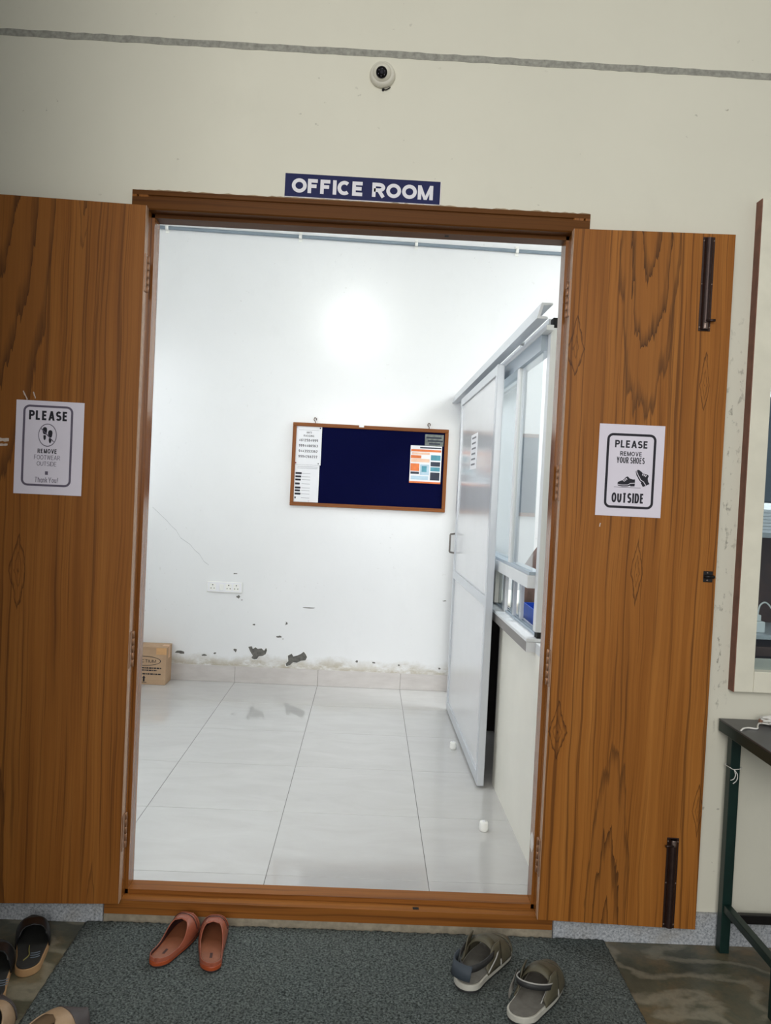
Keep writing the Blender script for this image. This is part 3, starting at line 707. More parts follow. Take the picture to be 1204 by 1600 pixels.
# ================================================================ back wall: conduit, notice board, switch plate
simple('conduit_grey', (128, 141, 152), .45, .06, 10)
cz = lambda x: 3.222-.0125*x
cn = tag(empty('wiring_conduit', (0, 3.24, 3.222)), 'grey plastic wiring conduit clipped high along the back wall', 'conduit')
MB().tube([(x, 0, cz(x)-3.222) for x in (-2.19, -1, 0, 1, 2, 3.9)], .0128, 12).build('pipe', 'conduit_grey', cn)
for x in (-1.473, -.522, .308, 1.034, 1.9):
    c = MB(); arc = [(x, -.0165*math.sin(a), cz(x)-3.222+.0165*math.cos(a)) for a in [PI*k/8 for k in range(9)]]
    vs = [(p[0]+d, p[1], p[2]) for p in arc for d in (-.011, .011)]
    c.smooth = True; c.add(vs, [(2*i, 2*i+1, 2*i+3, 2*i+2) for i in range(8)]); c.smooth = False
    c.box(x-.011, x+.011, .009, .012, cz(x)-3.222+.014, cz(x)-3.222+.034); c.box(x-.011, x+.011, .009, .012, cz(x)-3.222-.034, cz(x)-3.222-.014)
    c.build('saddle_clip', 'stopper_white', cn, 0, .002)

simple('felt_navy', (9, 12, 50), 1.0, .12, 120, spec=.05, bump=.3, bscale=400)
teak('board_wood', 'X', tint=((110, 62, 44), .55)); teak('board_wood_upright', 'Z', tint=((110, 62, 44), .55))
BX0, BX1, BZ0, BZ1 = -.514, .607, 1.304, 1.902; BYF = D-.032
nb = tag(empty('notice_board', ((BX0+BX1)/2, D-.012, BZ0), (0, -.0, 0)), 'navy felt notice board in a thin brown wooden frame on the back wall', 'notice board')
def npart(name, mat, x0, x1, y0, y1, z0, z1, parent=nb, bev=0):
    o = bx(name, mat, x0, x1, y0, y1, z0, z1, parent, bev)
    if parent is nb: o.location = -nb.location
    return o
npart('felt', 'felt_navy', BX0+.02, BX1-.02, D-.020, D-.004, BZ0+.02, BZ1-.02)
npart('frame_rail', 'board_wood', BX0, BX1, BYF, D-.002, BZ1-.026, BZ1, bev=.003); npart('frame_rail', 'board_wood', BX0, BX1, BYF, D-.002, BZ0, BZ0+.026, bev=.003)
npart('frame_stile', 'board_wood_upright', BX0, BX0+.026, BYF-.0006, D-.002, BZ0+.0262, BZ1-.0262, bev=.003); npart('frame_stile', 'board_wood_upright', BX1-.026, BX1, BYF-.0006, D-.002, BZ0+.0262, BZ1-.0262, bev=.003)
npart('frame_clip', 'aluminium_white', -.04, -.005, BYF-.003, BYF-.0002, BZ1-.014, BZ1+.001)
for x in (-.357, .464):
    o = MB().tube(spline([(x, D-.014, BZ1-.004), (x, D-.016, BZ1+.012), (x-.010, D-.014, BZ1+.026), (x-.004, D-.012, BZ1+.040), (x+.008, D-.012, BZ1+.034), (x+.006, D-.004, BZ1+.024)], 5), .0032, 8).build('hanger_hook', 'bolt_worn', nb); o.location = -nb.location
PY = D-.021
def sheet(name, label, cat, x0, x1, z0, z1, mat='paper', y=PY, grp=None):
    return tag(MB().box(x0, x1, y-.0012, y, z0, z1).build(name, mat), label, cat, grp)
s_top = sheet('phone_list', 'white sheet of phone numbers pinned at top left of notice board', 'notice', -.492, -.305, 1.600, 1.876)
def tl(txt, xc, w, zc, h, parent, mat='ink', y=PY-.0012, bold=.16): return letter(txt, xc-w/2, xc+w/2, zc-h/2, zc+h/2, y, mat, parent, bold, .0004)
xc = -.397
MB().box(-.470, -.325, PY-.0017, PY-.0012, 1.849, 1.8505).build('print_line', 'ink_grey', s_top)
tl('ANTI', xc, .036, 1.833, .014, s_top, bold=.16); tl('RAGGING', xc, .075, 1.809, .014, s_top, bold=.16)
for k, nmb in enumerate(['4612504999', '9994466563', '9443553362', '9994266222']): tl(nmb, xc-.002, .135, 1.777-.039*k, .019, s_top, bold=.17)
simple('pin_navy', (26, 34, 88), .3); simple('pin_red', (150, 36, 44), .3)
for (x, z, mt) in ((-.318, 1.867, 'pin_navy'), (-.482, 1.866, 'paper_lilac'), (-.484, 1.612, 'pin_red'), (-.322, 1.612, 'ink_grey')):
    MB().lathe([(.0045, 0), (.005, .003), (.003, .006)], (x, PY-.0012, z), '-y', 10).build('push_pin', mt, s_top)
s_low = sheet('staff_list', 'white list sheet with bold names, below the phone numbers', 'notice', -.490, -.312, 1.332, 1.599)
for z in (1.585, 1.574): MB().box(-.470, -.325, PY-.0017, PY-.0012, z, z+.002).build('print_line', 'ink_grey', s_low)
for k, (wd, z) in enumerate([(.045, 1.538), (.042, 1.514), (.04, 1.492), (.034, 1.463), (.040, 1.434), (.038, 1.414), (.042, 1.390), (.010, 1.362)]):
    MB().prism(rrect(-.482, -.482+wd, z-.007, z+.007, .003, 2), PY-.0017, PY-.0012, 'y').build('bold_entry', 'ink', s_low)
    MB().box(-.435, -.375, PY-.0017, PY-.0012, z-.001, z+.0012).build('print_line', 'ink_grey', s_low)
MB().lathe([(.0045, 0), (.005, .003), (.003, .006)], (-.38, PY-.0012, 1.342), '-y', 10).build('push_pin', 'paper_lilac', s_low)
# leaflet and clipping at the right of the board
simple('print_orange', (224, 120, 62), .6, .1); simple('print_teal', (84, 150, 168), .6, .15); simple('print_dark', (44, 50, 66), .6, .2)
simple('print_peach', (236, 196, 170), .6, .08); simple('print_paleblue', (182, 206, 222), .6, .08); simple('clip_grey', (120, 126, 122), .7, .35, 40)
lf = sheet('leaflet', 'colourful orange and teal printed leaflet on the notice board', 'leaflet', .338, .564, 1.508, 1.778, 'paper', PY-.0015)
LYY = PY-.0028
for (a, c, e_, f_, mt) in [(0, 1, 0, .045, 'print_orange'), (.02, .98, .84, .90, 'print_orange'), (.30, .98, .93, .965, 'print_dark'), (.05, .62, .76, .82, 'print_peach'), (.02, .35, .66, .74, 'print_orange'), (.03, .62, .56, .65, 'print_peach'),
        (.66, .97, .62, .76, 'print_teal'), (.02, .30, .32, .52, 'print_orange'), (.33, .62, .22, .50, 'print_paleblue'), (.38, .54, .30, .46, 'print_teal_'), (.66, .96, .46, .58, 'print_dark'), (.66, .96, .33, .44, 'print_teal'), (.66, .96, .09, .30, 'print_dark'), (.03, .30, .24, .30, 'print_dark'), (.05, .60, .09, .19, 'print_paleblue')]:
    top = .0004 if mt.endswith('_') else 0; mt = mt.rstrip('_')
    x0 = .338+.226*a; x1 = .338+.226*c; z0 = 1.508+.27*e_; z1 = 1.508+.27*f_
    MB().box(x0, x1, LYY-.0004-top, LYY+.0001-top, z0, z1).build('print_block', mt, lf)
cl = sheet('clipping', 'small grey newspaper clipping above the colourful leaflet', 'clipping', .438, .573, 1.780, 1.862, 'clip_grey')
for (a, c, z) in ((.01, .12, 1.838), (.02, .13, 1.815), (.03, .11, 1.795)): MB().box(.438+a, .438+c, PY-.0016, PY-.0011, z-.006, z+.006).build('print_line', 'print_dark', cl)

sw = tag(empty('switch_plate', (-.957, D, .650)), 'white switchboard plate with sockets and a switch on the back wall', 'switch plate')
MB().box(-.127, .127, -.012, 0, 0, .078).build('plate', 'stopper_white', sw, .004)
MB().box(-.122, .122, -.0135, -.012, .005, .073).build('face', 'paper', sw, .001)
MB().box(-.036, -.006, -.017, -.0135, .016, .060).build('switch_rocker', 'stopper_white', sw, .002)
for xo in (-.085, .030, .085):
    so = MB().prism(rrect(xo-.022, xo+.022, .014, .064, .006, 3), -.0145, -.0135, 'y').build('socket', 'stopper_white', sw)
    for (dx, dz, r_) in ((0, .054, .0042), (-.011, .030, .0035), (.011, .030, .0035)):
        MB().lathe([(r_, 0), (r_, .0006)], (xo+dx, -.0145, dz), '-y', 10).build('pin_hole', 'black_void', so)
simple('scuff_grey', (120, 120, 122), .8)

# ================================================================ carton in the corner
def card_mat():
    s = NT('cardboard'); ob = s.tc.outputs['Object']
    w = s.noise(s.mapping(ob, (1, 1, 30)), 6, 3); n = s.noise(ob, 5, 4)
    c = s.ramp(n, [(.3, lin((176, 146, 118))), (.7, lin((194, 164, 134)))])
    c = s.mix(s.math('MULTIPLY', s.ramp(w, [(.5, B0), (.8, W1)]), .2), c, lin((160, 128, 100)))
    s.fin(c, .85, .2)
card_mat()
simple('tape_brown', (206, 160, 112), .3, .08, 20)
ct = tag(empty('carton', (-1.55, 3.155, 0)), 'brown cardboard carton with black print on the floor by the back wall', 'carton')
MB().box(-.24, .235, -.086, .085, 0.0005, .262).build('carton_body', 'cardboard', ct, .003)
MB().box(-.24, .236, -.087, -.002, .262, .2645).build('flap', 'cardboard', ct, .001); MB().box(-.24, .236, .002, .086, .262, .2645).build('flap', 'cardboard', ct, .001)
MB().box(.19, .2367, -.028, .026, .2646, .2655).build('tape', 'tape_brown', ct); MB().box(.2352, .2364, -.028, .026, .18, .2655).build('tape', 'tape_brown', ct)
MB().box(.165, .237, -.0874, -.0862, .215, .262).build('tape', 'tape_brown', ct)
ell = lambda a, b_, cx, cz_: [(cx+a*math.cos(2*PI*k/40), cz_+b_*math.sin(2*PI*k/40)) for k in range(40)]
ring_print(ell(.115, .034, .085, .168), ell(.110, .030, .085, .168), -.0862, 'ink', ct, 'oval_print')
letter('ONCTIUM', .015, .165, .156, .178, -.0862, 'ink', ct, .14, .0005)
for (z, x0, x1, h) in ((.118, -.02, .205, .009), (.102, -.02, .175, .008), (.076, -.01, .205, .009)):
    xx = x0; k = 0
    while xx < x1:
        w = .008+.006*((k*7) % 3); MB().box(xx, min(xx+w, x1), -.0868, -.0861, z-h/2, z+h/2).build('print_mark', 'ink', ct); xx += w+.004; k += 1
for xo in (.055, .085):
    MB().prism([(xo-.006, .022), (xo+.006, .022), (xo+.006, .048), (xo+.012, .048), (xo, .064), (xo-.012, .048), (xo-.006, .048)], -.0867, -.0861, 'y').build('arrow_print', 'ink', ct)
MB().box(.038, .104, -.0867, -.0861, .014, .018).build('print_mark', 'ink', ct)

# ================================================================ lamp inside, on the wall over the doorway
lm = tag(empty('wall_lamp', (-.20, T, 3.17)), 'round white lamp fixed on the inside wall above the doorway', 'lamp')
emit('lamp_glow', (.95, .98, 1, 1), 60)
MB().lathe([(.045, 0), (.045, .018), (.024, .026), (.022, .06)], (0, 0, 0), 'y', 20).build('holder', 'stopper_white', lm)
MB().lathe([(.018, .058), (.026, .07), (.045, .10), (.050, .125), (.045, .15), (.028, .168), (.006, .175)], (0, 0, 0), 'y', 20).build('bulb', 'lamp_glow', lm)
ll = bpy.data.lights.new('wall_lamp_light', 'POINT'); ll.energy = 26; ll.color = (.93, .97, 1.0); ll.shadow_soft_size = .06
lo = bpy.data.objects.new('wall_lamp_light', ll); C.objects.link(lo); lo.parent = lm; lo.location = (0, .26, 0)

# ================================================================ OFFICE ROOM sign and camera over the door
simple('sign_navy', (20, 27, 78), .5, .08, 8, spec=.2); simple('sign_white', (226, 224, 230), .4, .02); simple('acrylic_edge', (236, 230, 232), .3, .02)
sg = tag(empty('office_sign', (-.009, -.001, 2.380), (0, .003, 0)), 'navy sign reading OFFICE ROOM in white above the doorway', 'sign')
MB().box(-.254, .254, -.005, 0, 0, .0765).build('backing', 'acrylic_edge', sg, .0006)
MB().box(-.2535, .2515, -.0056, -.0049, .0025, .0763).build('face', 'sign_navy', sg)
letter('OFFICE', -.231, .004, .0155, .0615, -.0056, 'sign_white', sg, .25, .0004, gap=.30)
letter('ROOM', .030, .2285, .0155, .0615, -.0056, 'sign_white', sg, .25, .0004, gap=.30)
simple('cctv_white', (222, 218, 204), .35, .04); simple('lens_glass', (8, 8, 9), .08, .1)
cc = tag(empty('security_camera', (.037, 0, 2.787)), 'white round security camera on the wall above the sign', 'camera')
MB().lathe([(.036, 0), (.0405, .003), (.041, .010), (.0385, .020), (.034, .026)], (0, 0, 0), '-y', 32).build('base_ring', 'cctv_white', cc)
ball = MB().lathe([(.0005, -.031)]+[(.031*math.sin(a), -.031*math.cos(a)) for a in [PI*k/18 for k in range(1, 15)]]+[(.0178, .0262)], (0, 0, 0), '-y', 32).build('eyeball', 'cctv_white', cc)
ball.location = (-.002, -.020, .0); ball.rotation_euler = (.36, 0, -.03)
MB().lathe([(.0180, 0), (.0180, .003), (.0160, .003), (.0155, .0006)], (0, -.0258, 0), '-y', 28).build('lens_ring', 'black_metal', ball)
MB().lathe([(.0156, 0), (.0152, .0012)], (0, -.0262, 0), '-y', 28).build('lens_window', 'lens_glass', ball)
MB().lathe([(.0060, 0), (.0060, .0014), (.003, .0022)], (0, -.0270, 0), '-y', 16).build('lens', 'ink', ball)
for k in range(6): MB().lathe([(.0018, 0), (.0016, .0008)], (.0108*math.cos(k*PI/3+.4), -.0274, .0108*math.sin(k*PI/3+.4)), '-y', 8).build('infrared_led', 'ink_soft', ball)
MB().tube(spline([(.006, -.004, -.0425), (.012, -.006, -.045), (.022, -.005, -.040), (.027, -.003, -.034)], 4), .0016, 6).build('cable', 'black_metal', cc)
MB().lathe([(.004, 0), (.004, .004), (.002, .005)], (.004, 0, -.0445), '-y', 10).build('cable_hole', 'black_void', cc)

# ================================================================ printed sheets on the door leaves
def on_leaf(door, u, z):
    c, s_ = math.cos(door.rotation_euler.z), math.sin(door.rotation_euler.z)
    yl = -.0177
    return (door.location.x+u*c-yl*s_, door.location.y+u*s_+yl*c, z)
W, H = .210, .297
pr = tag(empty('door_notice', on_leaf(door_n, .114, 1.396), (0, 0, RA)), 'white notice PLEASE REMOVE YOUR SHOES OUTSIDE on the right door leaf', 'notice')
MB().box(0, W, -.0008, 0, 0, H).build('sheet', 'paper_lilac', pr)
def fr_in(x0, x1, z0, z1, r_, t, mat, parent): ring_print(rrect(x0, x1, z0, z1, r_), rrect(x0+t, x1-t, z0+t, z1-t, max(r_-t, .001)), -.0008, mat, parent)
fr_in(.026, .184, .026, .268, .020, .0078, 'ink', pr)
letter('PLEASE', .052, .158, .222, .246, -.0008, 'ink', pr, .20, gap=.5); letter('REMOVE', .070, .140, .196, .210, -.0008, 'ink', pr, .17, gap=.8)
letter('YOUR SHOES', .060, .150, .172, .192, -.0008, 'ink', pr, .14, gap=.55); letter('OUTSIDE', .050, .154, .044, .076, -.0008, 'ink', pr, .175, gap=.42)
def shoe_icon(cx, cz_, sc, ang, parent):
    c, s_ = math.cos(ang), math.sin(ang)
    def tr(pts): return [(cx+sc*(x*c-z*s_), cz_+sc*(x*s_+z*c)) for x, z in pts]
    up = [(-1, .16), (-.93, .34), (-.62, .50), (-.42, .56), (-.1, .94), (.05, 1.0), (.3, .78), (.62, .70), (.86, .72), (.88, .36), (.4, .30), (.1, .12), (-.4, .08), (-.8, .08)]
    sole = [(-1, .08), (-.78, .0), (-.4, .0), (.12, .04), (.4, .22), (.88, .28), (.86, -.02), (.42, -.06), (.38, .02), (.1, -.08), (-.5, -.12), (-.9, -.06)]
    shape_print(tr(up), -.0008, 'ink', parent, 'shoe_print'); shape_print(tr(sole), -.0008, 'ink', parent, 'shoe_print')
    for k in range(3): shape_print(tr([(-.42+.13*k, .50+.13*k), (-.34+.13*k, .58+.13*k), (-.22+.13*k, .46+.1*k), (-.28+.13*k, .40+.1*k)]), -.0014, 'paper_lilac', parent, 'lace_print', .0003)
shoe_icon(.096, .100, .030, -.02, pr); shoe_icon(.137, .122, .031, -1.10, pr)
MB().box(.056, .142, -.0013, -.0008, .0935, .0945).build('ground_print', 'ink', pr)

pl = tag(empty('door_notice', on_leaf(door_w, -.376, 1.378), (0, 0, LA)), 'white notice PLEASE REMOVE FOOTWEAR OUTSIDE Thank You on the left door leaf', 'notice')
MB().box(0, W, -.0008, 0, 0, H).build('sheet', 'paper_lilac', pl)
fr_in(.022, .176, .026, .283, .020, .0066, 'ink_soft', pl)
letter('PLEASE', .040, .160, .236, .266, -.0008, 'ink', pl, .21, gap=.5)
circ = lambda r_, cx=.099, cz_=.189: [(cx+r_*math.cos(2*PI*k/36), cz_+r_*1.28*math.sin(2*PI*k/36)) for k in range(36)]
ring_print(circ(.0285), circ(.0265), -.0008, 'ink_soft', pl, 'circle_print')
def foot(cx, cz_, sc):
    a = [(.0, 1.0), (.32, .9), (.42, .6), (.36, .2), (.24, -.1), (-.26, -.05), (-.42, .3), (-.44, .65), (-.3, .92)]
    h = [(.2, -.22), (.24, -.5), (.18, -.8), (0, -.95), (-.18, -.82), (-.26, -.5), (-.24, -.2)]
    for q in (a, h): shape_print([(cx+sc*x*.78, cz_+sc*z*1.05) for x, z in q], -.0008, 'ink', pl, 'footprint_print')
foot(.0905, .193, .0205); foot(.1075, .184, .0205)
ca = [(.0785, .2080), (.0800, .2105), (.1195, .1700), (.1180, .1675)]
shape_print(ca, -.0014, 'ink_soft', pl, 'slash_print', .0003)
letter('REMOVE', .070, .130, .131, .145, -.0008, 'ink', pl, .17, gap=.8); letter('FOOTWEAR', .060, .140, .111, .125, -.0008, 'ink_soft', pl, .09)
letter('OUTSIDE', .069, .130, .091, .105, -.0008, 'ink_soft', pl, .09); letter('Thank You !', .064, .136, .038, .055, -.0008, 'ink_soft', pl, .09)
MB().box(.0955, .1045, -.0013, -.0008, .063, .074).build('square_print', 'ink_soft', pl)
# old sticky-tape remains on the wide leaf
simple('tape_clear', (206, 190, 178), .25, .15, 60)
def scrap(u, z, w, h, rot, label, door=None):
    door = door or door_w; n = 7
    r_ = random.Random(int(u*1000+z*100)); pts = []
    for k in range(n+1): pts.append((w*(k/n-.5), h/2*(1+r_.uniform(-.4, .4))))
    for k in range(n, -1, -1): pts.append((w*(k/n-.5), -h/2*(1+r_.uniform(-.4, .4))))
    c, s_ = math.cos(rot), math.sin(rot)
    pts = [(x*c-zz*s_, x*s_+zz*c) for x, zz in pts]
    o = MB().prism(pts, -.0005, -.0001, 'y').build('tape_scrap', 'tape_clear'); o.location = on_leaf(door, u, z); o.rotation_euler = (0, 0, door.rotation_euler.z)
    tag(o, label, 'tape', 'torn tape scraps')
scrap(-.418, 1.545, .045, .010, .02, 'upper strip of torn clear tape left of the footwear notice')
scrap(-.420, 1.530, .042, .007, .0, 'lower strip of torn clear tape left of the footwear notice')
scrap(-.350, 1.690, .030, .004, -1.1, 'crumpled tape sliver above the top edge of the footwear notice')
scrap(-.322, 1.692, .022, .003, 1.9, 'tiny curled tape sliver above the footwear notice, right of another')
scrap(.132, 1.365, .012, .003, 1.4, 'tiny torn tape sliver under the shoes notice', door_n)

# ================================================================ door mat
def mat_mat():
    s = NT('coil_mat'); ob = s.tc.outputs['Object']
    n = s.noise(ob, 150, 3, .7); b2 = s.noise(ob, 3, 3)
    c = s.ramp(n, [(.36, lin((40, 45, 44))), (.5, lin((86, 93, 91))), (.66, lin((120, 127, 124)))])
    c = s.mix(s.math('MULTIPLY', s.ramp(b2, [(.4, B0), (.7, W1)]), .2), c, lin((92, 92, 86)))
    s.bump(n, .9, .006)
    s.fin(c, .95, .15)
mat_mat()
rm = random.Random(11); NX, NY = 190, 130
MX0, MX1, MY0, MY1 = -.812, .915, -1.15, -.012
vs = [];
for j in range(NY+1):
    for i in range(NX+1):
        e_ = (i in (0, NX) or j in (0, NY))
        vs.append((MX0+(MX1-MX0)*i/NX+(0 if not e_ else rm.uniform(-.002, .002)), MY0+(MY1-MY0)*j/NY+(0 if not e_ else rm.uniform(-.002, .002)), -.0295 if e_ else -.019+rm.uniform(-.0022, .0022)))
b = MB(); b.smooth = True
b.add(vs, [(j*(NX+1)+i, j*(NX+1)+i+1, (j+1)*(NX+1)+i+1, (j+1)*(NX+1)+i) for j in range(NY) for i in range(NX)])
tag(b.build('door_mat', 'coil_mat'), 'large dark grey coil door mat in front of the office sill', 'door mat')

# ================================================================ green steel table on the right
simple('steel_green', (14, 42, 37), .4, .15, 30, metal=.2); simple('table_black', (58, 58, 62), .35, .12, 14)
tb = tag(empty('steel_table', (1.70, -.22, -.03)), 'dark topped table with green steel legs under the window', 'table')
def tp(name, mat, x0, x1, y0, y1, z0, z1, bev=.002): o = bx(name, mat, x0, x1, y0, y1, z0, z1, tb, bev); o.location = -tb.location; return o
tp('table_top', 'table_black', 1.256, 2.20, -.43, -.012, .733, .739)
tp('apron', 'steel_green', 1.257, 1.281, -.429, -.013, .698, .7328); tp('apron', 'steel_green', 1.2815, 2.175, -.429, -.405, .698, .7328); tp('apron', 'steel_green', 1.2815, 2.175, -.037, -.013, .698, .7328)
for x in (1.283, 2.14):
    for y in (-.060, -.420): tp('leg', 'steel_green', x, x+.032, y, y+.032, -.0295, .6978, .0015)
tp('stretcher', 'steel_green', 1.287, 1.311, -.387, -.061, .110, .135); tp('stretcher', 'steel_green', 2.148, 2.168, -.387, -.061, .110, .135)
tp('shelf_bar', 'black_metal', 1.3155, 2.139, -.058, -.038, .070, .10)
simple('cord_white', (232, 230, 224), .6, .03); simple('adapter_tan', (150, 112, 92), .5, .1)
ex = tag(empty('cord_bundle', (1.45, -.12, .7392)), 'tangled white cord with small tan connector on the dark table top', 'cord')
def wp_(pts): return [(p[0]-1.45, p[1]+.12, p[2]-.7392) for p in pts]
MB().tube(wp_(spline([(1.268, -.160, .708), (1.262, -.158, .728), (1.272, -.150, .7425), (1.300, -.130, .7425), (1.326, -.135, .742), (1.345, -.10, .742), (1.365, -.075, .744), (1.40, -.085, .743), (1.45, -.105, .743), (1.55, -.16, .743)], 6)), .0028, 6).build('cord', 'cord_white', ex)
for k in range(5):
    rk = random.Random(k+20); q = [(1.36+rk.uniform(0, .11), -.075+rk.uniform(-.03, .03), .743+.004*k+rk.uniform(0, .004)) for _ in range(7)]
    MB().tube(wp_(spline(q, 5)), .0026, 6).build('cord', 'cord_white', ex)
MB().box(-.085, -.045, .045, .060, .002, .016).build('connector', 'adapter_tan', ex, .002)
MB().box(.01, .06, .03, .05, .001, .014).build('plug', 'black_metal', ex, .002)
kn = tag(empty('tied_string', (1.299, -.060, .585)), 'thin white string knotted around the green table leg', 'string')
MB().tube(spline([(-.019, -.003, .006), (-.006, -.004, .0), (.019, -.003, .004), (.0205, .016, .004), (.019, .035, .004), (-.018, .035, .005), (-.020, .016, .005), (-.019, -.003, .006)], 4), .0014, 6).build('loop', 'cord_white', kn)
MB().tube(spline([(-.006, -.005, 0), (-.003, -.011, -.014), (-.008, -.012, -.028), (-.018, -.010, -.034)], 5), .0014, 6).build('string_end', 'cord_white', kn)
MB().tube(spline([(-.005, -.005, 0), (.003, -.012, -.014), (.001, -.013, -.032), (-.010, -.012, -.044)], 5), .0014, 6).build('string_end', 'cord_white', kn)

# ================================================================ what shows through the window
simple('wood_dark', (74, 46, 34), .5, .25, 18); simple('grey_box', (92, 102, 112), .4, .1, 10); simple('steel_shelf', (178, 182, 184), .4, .05)
rk = tag(empty('storage_rack', (1.80, .55, 0)), 'brown storage rack seen through the window beside the door', 'rack')
def rp(name, mat, x0, x1, y0, y1, z0, z1): o = bx(name, mat, x0, x1, y0, y1, z0, z1, rk, .002); o.location = -rk.location; return o
rp('back_panel', 'wood_dark', 1.42, 2.3, .62, .64, 0, 1.33); rp('side_panel', 'wood_dark', 1.42, 1.44, .26, .62, 0, .96); rp('side_panel', 'wood_dark', 2.28, 2.30, .26, .62, 0, 1.50)
rp('shelf', 'steel_shelf', 1.4405, 2.279, .27, .619, .962, .978); rp('shelf', 'wood_dark', 1.4405, 2.279, .27, .619, .90, .935); rp('shelf', 'steel_shelf', 1.4405, 2.279, .30, .619, 1.335, 1.352)
rp('side_panel', 'grey_box', 1.42, 1.44, .30, .619, 1.353, 2.0)
for k in range(7):
    tag(bx('paper_ream', 'paper', 1.462, 1.75, .32, .58, 1.3525+.0125*k, 1.3640+.0125*k, None, .001), ['lowest white paper bundle in the stack behind the window glass', 'second white paper bundle up in the stack behind the window glass', 'third white paper bundle up in the stack behind the window glass', 'middle white paper bundle in the stack behind the window glass', 'third white paper bundle down in the stack behind the window glass', 'second white paper bundle down in the stack behind the window glass', 'topmost white paper bundle in the stack behind the window glass'][k], 'paper', 'paper bundles behind the window')
tag(bx('grey_case', 'grey_box', 1.47, 1.80, .33, .60, 1.466, 1.86, None, .006), 'grey case above the paper stack behind the window glass', 'case')
emit('led_blue', (.1, .2, 1, 1), 3)
ad = tag(empty('charger_adapter', (1.528, .34, .9785)), 'white charger adapter with blue light behind the window glass', 'charger')
MB().box(-.030, .030, -.02, .02, 0, .042).build('adapter_body', 'stopper_white', ad, .004); MB().box(-.012, .016, -.014, .014, .0425, .066).build('adapter_plug', 'stopper_white', ad, .003)
MB().box(-.024, -.012, -.0212, -.0200, .016, .030).build('indicator', 'led_blue', ad)
MB().tube(spline([(0, 0, .064), (-.004, .01, .085), (-.03, .02, .094), (-.06, .03, .085), (-.055, .05, .003)], 6), .003, 6).build('cable', 'cord_white', ad)
MB().tube(spline([(.008, 0, .064), (.02, .01, .10), (.05, .02, .108), (.09, .03, .06), (.10, .05, .003)], 6), .003, 6).build('cable', 'cord_white', ad)

# ================================================================ footwear
def foot_half_width(t, wh, wb, wt=0.0):
    """sole half-width along the foot, t = 0 heel .. 1 toe"""
    base = wh+(wb-wh)*(.5-.5*math.cos(PI*min(1, max(0, (t-.12)/.55)))) if t < .67 else wb*(1-.10*((t-.67)/.33)**2)
    end0 = math.sqrt(max(0, 1-(1-min(1, t/.16))**2)); end1 = math.sqrt(max(0, 1-(1-min(1, (1-t)/.24))**2))
    return base*max(end0, 0)*max(end1, 0)
def bend(t, side, k=.010): return side*k*math.sin(PI*t*.95)
def sole(L, wh, wb, side, z0, z1, parent, mat, name, grow=0.0, n=36, heel=0.0):
    left = []; right = []
    for i in range(n+1):
        t = .5-.5*math.cos(PI*i/n); w = foot_half_width(t, wh, wb)+grow*min(1, min(t, 1-t)*12); x = bend(t, side); y = (t-.5)*(L+2*grow)
        left.append((x-w, y)); right.append((x+w, y))
    pts = left+right[::-1][1:-1]
    b = MB(); b.prism(pts, z0, z1, 'z'); return b.build(name, mat, parent, .0015)
def upper(L, wh, wb, side, hfun, ofun, t0, t1, z0, parent, mat, name, grow=.002, nt=30, na=12, solid=.003, pw=1.0, a0=0.0):
    """shell over the foot: half-ellipse sections, open at the top where ofun(t) > 0"""
    b = MB(); b.smooth = True
    for sgn in (-1, 1):
        def f(u, v):
            t = t0+(t1-t0)*u; w = foot_half_width(t, wh, wb)+grow*min(1, min(t, 1-t)*10+.15); amax = math.acos(min(.999, max(0, ofun(t))))
            a = a0+(amax-a0)*v
            return (bend(t, side)+sgn*w*math.cos(a)**pw, (t-.5)*L, z0+hfun(t)*math.sin(a))
        b.grid(f, nt, na)
    return b.build(name, mat, parent, 0, solid)
def strap(path, width_dir, w, parent, mat, name, th=.003):
    """ribbon along a path; width_dir = list of vectors or one vector"""
    P = [Vector(p) for p in path]; b = MB(); b.smooth = True; vs = []; fs = []
    for i, p in enumerate(P):
        d = Vector(width_dir[i] if isinstance(width_dir, list) else width_dir).normalized()*w/2
        vs += [p-d, p+d]
    for i in range(len(P)-1): fs.append((2*i, 2*i+1, 2*i+3, 2*i+2))
    b.add(vs, fs); return b.build(name, mat, parent, 0, th)
def sm(t, a, b): x = min(1, max(0, (t-a)/(b-a))); return x*x*(3-2*x)
MATZ = -.0165
